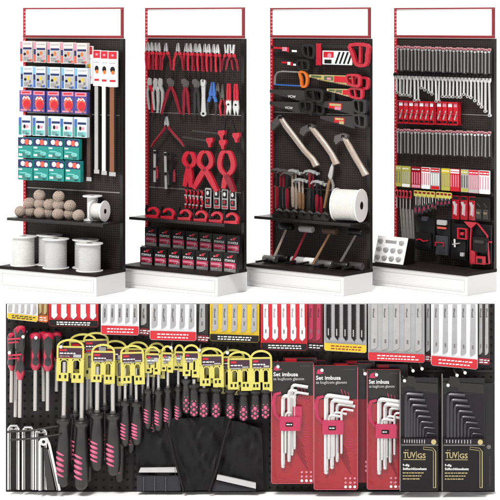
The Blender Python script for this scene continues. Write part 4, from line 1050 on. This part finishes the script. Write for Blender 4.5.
# row behind
for k, (x, y0, a, b, r0) in enumerate([(75, 350, 415, 470, 6.4), (90, 350, 412, 468, 6.4), (104.5, 350, 408, 462, 6), (119, 352, 404, 460, 5.6), (131, 352, 400, 455, 5), (143.5, 352, 398, 450, 4.4), (154, 352, 396, 440, 4), (88, 350, 440, 484, 6.6), (120, 350, 425, 484, 5.6)]):
    spawn(('bs', k), hsd(a-y0, b-a, r0, 1.9, True), f'screwdriver in the rear rank, {ORD[k]} from left, partly hidden behind the front ones' if k < 7 else ['screwdriver low in the rear rank between the two tallest front handles', 'screwdriver low in the rear rank right of the tall front handles'][k-7], 'screwdriver', 'screwdrivers in the rear rank', L(x, y0, .055))
for k, (x0, w, y0) in enumerate([(70, 26, 334.5), (84, 24, 333), (104, 22, 341), (128, 20, 342), (149, 16, 343), (198, 20, 348), (222, 22, 350)]):
    spawn(('yb', w), ytag(w, 44 if w > 21 else 34), f'yellow tag in the rear rank, {ORD[k]} from left', 'hang tag', 'yellow hang tags in the rear rank', L(x0, y0, .08))
big = [(184, 199, 345, 376), (200.5, 223, 348.5, 389), (228.5, 251, 352, 392), (251, 271, 351, 390)]
for k, (x0, x1, y0, y1) in enumerate(big):
    spawn(('yt', round(x1-x0)), ytag(x1-x0, y1-y0), f'larger yellow tag with red print, {ORD[k]} from left in the right hand group', 'hang tag', 'yellow hang tags of the stubby screwdrivers', L(x0, y0, .17))
for k, (x, a, b) in enumerate([(186, 380, 414), (194, 385, 417), (204, 389, 417.5), (216.5, 389, 418), (230, 390, 419), (243.5, 392, 421), (255.5, 391, 420), (265.5, 390, 419)]):
    spawn(('sb', b-a), stub(b-a, 5.8 if x > 190 else 4.6), f'stubby black screwdriver with pink dotted handle, {ORD[k]} from left', 'screwdriver', 'stubby screwdrivers with pink dots', L(x, a-6, .15))
for k, (x, y) in enumerate([(61, 347), (171, 348), (199.5, 350.5), (227.5, 353)]):
    spawn('hk2', hook(36), ['white tipped peg hook holding the first yellow tag', 'white tipped peg hook above the narrow yellow tags', 'white tipped peg hook left of the larger yellow tags', 'white tipped peg hook among the larger yellow tags'][k], 'peg hook', 'white tipped peg hooks', HL(x, y, 36))

# --- steel try squares at the lower left
def tri(h, open_=False):
    def f():
        sc = SC(.12); r = thing('steel_bracket'); m = MB(sc)
        m.stroke([(0, -h), (0, -3.4), (2, -.8), (8.6, -.8), (10.6, -3.4), (10.6, -h)], 1.5, -3.4, 0, brt); m.stroke([(1.9, -h), (1.9, -5), (8.7, -5), (8.7, -h)], 1.1, -2.2, 0, sil2); m.box(1, 9.6, -3.0, .4, -4.6, -2.4, sil); m.build('arch', r)
        m = MB(sc); m.box(3, 8.6, -1, .2, -h, -6, blk); m.disc(5.6, -2.6, 1.2, 1.1, -4.2, -2.9, blk); m.build('core', r)
        return r
    return f
for k, (x, y) in enumerate([(8.5, 424.5), (23, 426), (36, 428)]):
    hh = (491-y)-1.5
    spawn(('tq', k), tri(hh), f'tall silver arched bracket, {ORD[k]} from left in the lower left corner', 'bracket', 'silver brackets in the lower left corner', L(x, y, .10+.01*k))
def lev():
    sc = SC(.14); r = thing('folding_lever'); m = MB(sc)
    m.stroke([(-1, -53), (-1, -4), (2, 0), (6, -1), (8.5, -6), (19, -53)], 2.4, -3.4, 0, brt); m.stroke([(1, -53), (1, -10)], .9, -2.4, 0, sil2); m.stroke([(7.4, -12), (16.4, -53)], .9, -2.4, 0, sil2); m.disc(3, -4, 4, 4, -3.8, -.2, brt, 16); m.disc(3, -4, 1.6, 1.6, -4.2, -3.8, blk, 12); m.build('frame', r)
    m = MB(sc); m.prism([(2.5, -12), (6.5, -12), (14, -53), (6, -53)], -2, .2, dgy); m.build('inlay', r); return r
spawn('lv', lev, 'silver lever opened like a narrow A with a round pivot, right of the arched brackets', 'lever', None, L(41, 437, .16))
for k, (y0, y1) in enumerate([(432, 429), (437, 434)]):
    m = MB(SC(.1)); m.tube([(0, 0, 0), (26, -6, 3), (50, 0, 6)], 1.1, blk2, 8); o = m.build('support_rod'); o.location = L(7.5+3*k, y0+3*k, .2); tag(o, ['upper', 'lower'][k]+' black rod the silver brackets hang on', 'rod', 'black rods of the silver brackets')

# --- tool belts
def cloth_thing(name, parts, label, cat, loc):
    r = thing(name)
    for nm, fn in parts:
        m = MB(SC(.1)); fn(m); m.build(nm, r)
    r.location = loc; tag(r, label, cat); return r
cloth_thing('tool_belt', [('belt', lambda m: m.cloth([(0, 0), (48, 0), (52, -69.5), (4, -69.5)], 0, 5, clo, 34, 34, 3, seed=2)),
   ('reflective_band', lambda m: m.prism([(7, -45.5), (44, -45), (46, -50), (5, -50)], -7.4, -5, ref)),
   ('pocket', lambda m: m.cloth([(3, -54), (46, -54), (47, -69.5), (3, -69.5)], -3.4, 1, clo2, 12, 8, 3, seed=5, bulge=.8)),
   ('stitching', lambda m: [m.box(x, x+.35, -6.0, -4, -69-(x % 3)*.1, -55, gry) for x in (10, 21, 32)])],
   'black tool belt with a light reflective band and grey pocket, left of the hanging flap', 'tool belt', L(134, 421, .09))
cloth_thing('fabric_flap', [('flap', lambda m: m.cloth([(0, 0), (66, 3), (44, -72), (19, -72)], 0, 7, clo, 40, 40, 3, seed=8)),
   ('hem', lambda m: (m.tube([(1, -4, -2), (5, -5, -18), (11, -6, -42), (19, -4, -71)], 1.3, blk, 8), m.tube([(65, -4, 1), (59, -5, -20), (53, -6, -45), (44, -4, -71)], 1.5, blk, 8), [m.box(4+q*.27+q*.0, 4.5+q*.27, -7.2, -6, -8-q*1.9, -7-q*1.9, dgy) for q in range(30)]))],
   'black nylon flap narrowing to the bottom, in the middle of the wide board', 'fabric flap', L(165, 419, .13))
cloth_thing('tool_belt', [('belt', lambda m: m.cloth([(12, 0), (44, -8), (46, -70.5), (-6, -70.5)], 0, 6, clo, 34, 34, 3, seed=11)),
   ('reflective_band', lambda m: m.prism([(-.5, -53), (38, -61.5), (38, -67), (-1.5, -58)], -8.6, -5, ref)),
   ('pocket', lambda m: m.cloth([(-3, -60), (38, -68.5), (38, -70.5), (-6, -70.5)], -3.8, 1, clo2, 12, 6, 3, seed=6, bulge=.8))],
   'black tool belt with a slanting reflective band, left of the first red hex key card', 'tool belt', L(218, 420, .10))

# --- hex key sets on red cards
rimm = M('clear_blister_edge', (214, 92, 112), .2, coat=.6)
def hexcard(w, h, alt, sz=1.0):
    def f():
        sc = SC(.15); r = thing('hex_key_card'); m = MB(sc)
        m.rrect(0, w, -h, 0, 1.6, -1.4, 0, crim); m.rrect(.3, w-.3, -34, -.3, 1.2, -1.7, -1.3, blk2); m.build('card', r)
        m = MB(sc); m.stroke([(.4, -2), (.4, -h+2), (2, -h+.4), (w-2, -h+.4), (w-.4, -h+2), (w-.4, -2)], .55, -2.6, -1.2, rimm); m.build('blister_rim', r)
        m = MB(sc); y = -1.85
        m.prism([(2.5, -8.5), (4, -4.5), (8.5, -3.2), (6.6, -6.5), (11, -7.6), (7.5, -8.8)], y, y+.1, pnk)
        m.box(w*.66, w-3, y, y+.1, -5, -3.4, dgy)
        m.text('Set imbusa', 2.2, -14.4, 5.6, y-.03, wht, width=w*.54 if w > 50 else min(25, w*.6))
        m.text('sa kuglicom glavom', 2.2, -18.4, 4.0, y-.03, lgy, width=min(31, w*.76))
        for q in range(5): m.stroke([(w*.5+q*1.2, -h*.56-q*5.5), (w*.76+q, -h*.70-q*5.5)], 1.3, y, y+.2, dred)
        for q in range(3): m.stroke([(w*.62+q*3.4, -24-q*1.4), (w*.72+q*3.4, -40-q*1.4)], .7, y, y+.2, pnk)
        for q in range(9):
            z = -h*.52-q*2.8; m.box(w*.74, w*.78+((q*7) % 5)*.7+3, y, y+.12, z-.55, z+.2, pnk)
        for a in range(3):
            for b in range(3): m.disc(w*.72+a*4.6, -h+3+b*4.3, 1.15+.3*(b == 0), 1.15+.3*(b == 0), y-.1, y+.1, pk2 if b else wht, 10)
        m.build('print', r)
        m = MB(sc); m.stroke([(10, -31), (4, -32.5), (2.4, -41), (4, -52), (9, -58)], [2.4, 3.4, 3.8, 3.4, 2.4], -3.2, -1.4, pnk); m.build('grip_loop', r)
        # keys: (x of long arm, top z, bottom z, short arm length, radius)
        ks = [(12.4, -30, -104, 23, 2.5), (18.2, -34.5, -99, 21, 2.2), (23.4, -38.6, -93, 18, 1.8), (15, -49, -90, 12, 1.5), (20, -46.5, -88, 13, 1.4), (27.6, -43, -85, 12, 1.3)]
        if alt: ks = [(12, -34, -104, 13, 2.2), (18, -28, -98, 8, 1.9), (21, -23, -92, 16, 1.8), (14.5, -50, -90, 6, 1.2), (23.6, -30, -86, 14, 1.4)]
        for j, (x, z0, z1, sa, rd) in enumerate(ks):
            z1 = z1*h/124; y = -4.2-(j % 2)*1.2-(j > 2)*1.6; m = MB(sc)
            P = [(x, y, z1), (x, y, z0-3.2), (x+.5, y, z0-1.2), (x+2, y, z0-.2), (x+3.6, y, z0), (x+sa, y, z0-sa*.12)]
            m.tube(P, rd, brt, 6); m.ball((x, y, z1-rd*.7), rd*1.05, brt, 10); m.tube([(x, y, z1+.2), (x, y, z1+1.4)], rd*.75, dst, 6)
            m.build('hex_key', r)
        m = MB(sc); m.rrect(8.4, 29.6, -68, -54, 1.4, -9, -1.6, pnk); m.rrect(14.5, 22, -63.5, -59.5, .5, -9.4, -8.8, blk); m.dashes(15.4, 21, -61.5, 1.1, -9.55, wht)
        if alt: m.rrect(22, 31, -62, -44, 1.2, -7, -1.8, pnk)
        m.build('clip_holder', r)
        m = MB(sc); m.dome(2, w-2, -h+4, -21, -11, -1.9, 2.4, clr, 5); m.build('blister', r)
        return r
    return f
spawn(('hx', 1), hexcard(43, 122.5, True), 'red hex key card with one key lifted above the others, leftmost of three', 'hex key set', 'red hex key cards', L(271, 361.5, .15))
spawn(('hx', 2), hexcard(44.5, 125, False), 'red hex key card with complete silver set, middle of three', 'hex key set', 'red hex key cards', L(313.6, 365, .17))
spawn(('hx', 3), hexcard(34, 121, False), 'red hex key card cut off on its right by the black cases, rightmost of three', 'hex key set', 'red hex key cards', L(366.6, 369, .13))
def hback(w, h):
    def f():
        sc = SC(.1); r = thing('hex_key_card'); m = MB(sc); m.rrect(0, w, -h, 0, 1.4, -1.4, 0, dred); m.rrect(.3, w-.3, -36, -.3, 1.2, -1.7, -1.3, blk2); m.build('card', r)
        m = MB(sc); m.box(2, w*.4, -1.9, -1.6, -3.6, -.8, red2); m.dashes(w*.4, w-3, -6, 1.2, -1.9, dgy)
        for q in range(3): m.disc(w-4.5, -h+12+q*4.4, 1.4, 1.4, -1.7, -1.3, pk2, 10)
        m.build('print', r); return r
    return f
for k, (x, y, w, h, v) in enumerate([(283, 357.5, 34, 118, .09), (296, 360, 30, 110, .05), (333, 363, 38, 120, .07), (345, 360, 30, 100, .04), (376, 364, 32, 110, .07)]):
    spawn(('hb', k), hback(w, h), ['dark red hex card just behind the leftmost one', 'dark red hex card deepest behind the leftmost pair', 'dark red hex card showing right of the middle one', 'dark red hex card deepest behind the middle one', 'dark red hex card behind the rightmost one'][k], 'hex key set', 'dark red hex key cards in the rear', L(x, y, v))
for k, (x, y) in enumerate([(278, 367), (322, 370.5), (365, 374), (376.5, 375)]):
    spawn('hk3', hook(36), ['white tipped peg hook holding the leftmost red hex card', 'white tipped peg hook holding the middle red hex card', 'white tipped peg hook between middle and rightmost red cards', 'white tipped peg hook holding the rightmost red hex card'][k], 'peg hook', 'white tipped peg hooks', HL(x, y, 36))

# --- black hex key cases
def case(w, h):
    def f():
        sc = SC(.15); r = thing('hex_key_case'); m = MB(sc)
        m.rrect(0, w, -h, -4, 1.2, -3, 0, hbl)
        m.prism([(1, -8), (6, -8), (8, -2), (w*.38, -3), (w*.42, -8.5), (w-1, -10), (w-1, -19), (w*.4, -17), (w*.36, -13), (8, -12), (1, -14)], -4.6, -2, blk2); m.box(-.2, .7, -5, -.5, -h+.4, 0, gry); m.build('shell', r)  # grey strip down the left side is a painted edge highlight
        m = MB(sc); zs = -h*.545
        m.box(1.4, w-.4, -7.5, -2.8, zs-6, zs, hpl); m.box(1.6, w-.8, -3.3, -2.9, zs, -21, hpl)
        for q in range(9):
            x = 4+q*(w-16)/9; m.box(x, x+.8, -7.7, -7.4, zs-4.2-.1*q, zs-1.2, lgy)
        m.disc(w-5, zs-3.4, 2.6, 2.6, -8.2, -7.2, gld, 14); m.box(1.4, w-.6, -7.8, -7.3, zs-6.9, zs-6.1, gry); m.build('key_bar', r)
        for q in range(8):
            m = MB(sc); x = 6+q*(w-14)/8.5; zt_ = -20-q*5.6; rd = 1.7-.13*q; y = -4.6
            m.tube([(x, y, zs+.5), (x, y, zt_-2.2), (x+.6, y, zt_-.6), (x+2.2, y, zt_), (min(x+17-q*.9, w-3), y, zt_-.9)], rd, dst if False else hexm, 6); m.build('hex_key', r)
        m = MB(sc); y = -3.2
        zl = zs-9
        m.rrect(1.6, w-1, -h+1, zl, .6, y, -2.8, hpl2)
        m.text('TUV', 3.6, zl-11.4, 8.4, y-.1, gld, width=12.2); m.box(5.3, 6.5, y-.1, y, zl-4, zl-3.2, gld); m.box(7.6, 8.6, y-.1, y, zl-4, zl-3.2, gld)
        m.text('GS', 17.4, zl-11.6, 6.8, y-.1, gld, width=8.6); m.box(16.4, 16.9, y-.1, y, zl-13, zl-4.6, gld); m.box(3.6, 26, y-.1, y, zl-13.4, zl-12.8, gld)
        m.text('9-dilg.', 3, zl-19.6, 3.2, y-.1, wht, width=7); m.text('Stiftschlüsselsatz', 3, zl-23.4, 3.4, y-.1, wht, width=24)
        for q in range(3): m.dashes(3, w*.62-q*2, zl-26.4-q*3.0, 1.0, y-.1, gld)
        m.stroke([(w-15, zl-1.5), (w-5.5, zl-2.5), (w-3.6, zl-5), (w-3.6, -h+3)], 3.0, y-.15, y, gld); m.stroke([(w-14.6, zl-1.6), (w-5.6, zl-2.6), (w-3.8, zl-5), (w-3.8, -h+3.6)], 1.6, y-.3, y-.1, hpl2)
        m.build('printed_label', r)
        return r
    return f
hexm = M('blackened_steel', (62, 60, 64), 0.3, .6, k=1); hpl2 = M('label_dark_plum', (24, 18, 22), 0.4)
spawn(('ca', 1), case(38.5, 117.5), 'black hex key case with gold lettering, left of the two', 'hex key case', 'black hex key cases', L(399.5, 373, .2))
spawn(('ca', 2), case(43, 117), 'black hex key case with gold lettering, right of the two', 'hex key case', 'black hex key cases', L(441.5, 373.5, .19))
m = MB(SC(.1)); m.rrect(0, 14, -108, 0, 1, -6, 0, hbl); m.disc(8, -64, 2.2, 2.2, -6.6, -5.9, gry); m.stroke([(6, -10), (5, -58)], 1, -6.4, -5.9, dgy); m.stroke([(9, -72), (9, -104)], 1.2, -6.4, -5.9, dgy)
o = m.build('hex_key_case'); o.location = L(480, 382, .06); tag(o, 'black hex key case mostly hidden behind the right one at the edge', 'hex key case', 'black hex key cases')
for k, (x, y) in enumerate([(404.5, 381), (448, 385.5), (413, 371), (457, 375.5), (422, 369), (465, 373)]):
    spawn(('hk4', k < 2), hook(36 if k < 2 else 30), ['white tipped peg hook holding the left black case', 'white tipped peg hook holding the right black case', 'small peg hook above the left black case, nearer', 'small peg hook above the right black case, nearer', 'small peg hook above the left black case, at its right side', 'small peg hook above the right black case, at its right side'][k], 'peg hook', 'white tipped peg hooks', HL(x, y, 36 if k < 2 else 30))

# ------------------------------------------------------------------ setting: white studio floor
m = MB(); m.box(-60, 60, -30, 90, -.05, -.002, M('white_studio_floor', (253, 253, 253), .9, var=.004, k=.97, spec=0.0)); o = m.build('floor'); o['kind'] = 'structure'

# ------------------------------------------------------------------ light
w = bpy.data.worlds.new('World'); scn.world = w; w.use_nodes = True
nt = w.node_tree; bg = nt.nodes['Background']; tc = nt.nodes.new('ShaderNodeTexCoord'); sp = nt.nodes.new('ShaderNodeSeparateXYZ')
nt.links.new(tc.outputs['Generated'], sp.inputs[0])
def mth(op, a, b=None):
    n = nt.nodes.new('ShaderNodeMath'); n.operation = op
    for i, x in enumerate((a, b)):
        if x is None: continue
        if isinstance(x, (int, float)): n.inputs[i].default_value = x
        else: nt.links.new(x, n.inputs[i])
    return n.outputs[0]
X, Y, Z = sp.outputs
st = mth('ADD', mth('ADD', mth('MULTIPLY', X, -.16), mth('MULTIPLY', mth('POWER', mth('MAXIMUM', Y, 0.0), 1.5), 1.15)), mth('ADD', mth('MULTIPLY', mth('MAXIMUM', Z, 0.0), 1.6), .26))
st = mth('MULTIPLY', st, mth('SUBTRACT', 1.0, mth('MULTIPLY', mth('MAXIMUM', mth('SUBTRACT', X, .22), 0.0), 1.25)))
nt.links.new(st, bg.inputs['Strength']); bg.inputs['Color'].default_value = (1, .995, .99, 1)
def area(name, loc, tgt, sx, power, col):
    l = bpy.data.lights.new(name, 'AREA'); l.shape = 'SQUARE'; l.size = sx; l.energy = power; l.color = col
    o = bpy.data.objects.new(name, l); COL.objects.link(o); o.location = loc
    o.rotation_euler = (Vector(tgt)-Vector(loc)).to_track_quat('-Z', 'Y').to_euler(); return o
l = bpy.data.lights.new('key_sun', 'SUN'); l.energy = 3.1; l.angle = math.radians(14); l.color = (1, .98, .95)
o = bpy.data.objects.new('key_sun', l); COL.objects.link(o); o.location = (-8, -14, 12); o.rotation_euler = Vector((.2, .66, -.78)).to_track_quat('-Z', 'Y').to_euler()

# ------------------------------------------------------------------ camera
c = bpy.data.cameras.new('camera'); co = bpy.data.objects.new('camera', c); COL.objects.link(co)
co.location = (0, CAMY, CAMZ); co.rotation_euler = (PI/2, 0, 0)
c.sensor_width = 36; c.lens = 36*F/500; c.shift_y = -(250-HY)/500; c.clip_end = 500
scn.camera = co
scn.view_settings.view_transform = 'Standard'; scn.view_settings.look = 'None'; scn.view_settings.gamma = 1; scn.view_settings.exposure = 0
scn.cycles.max_bounces = 6; scn.cycles.transparent_max_bounces = 12
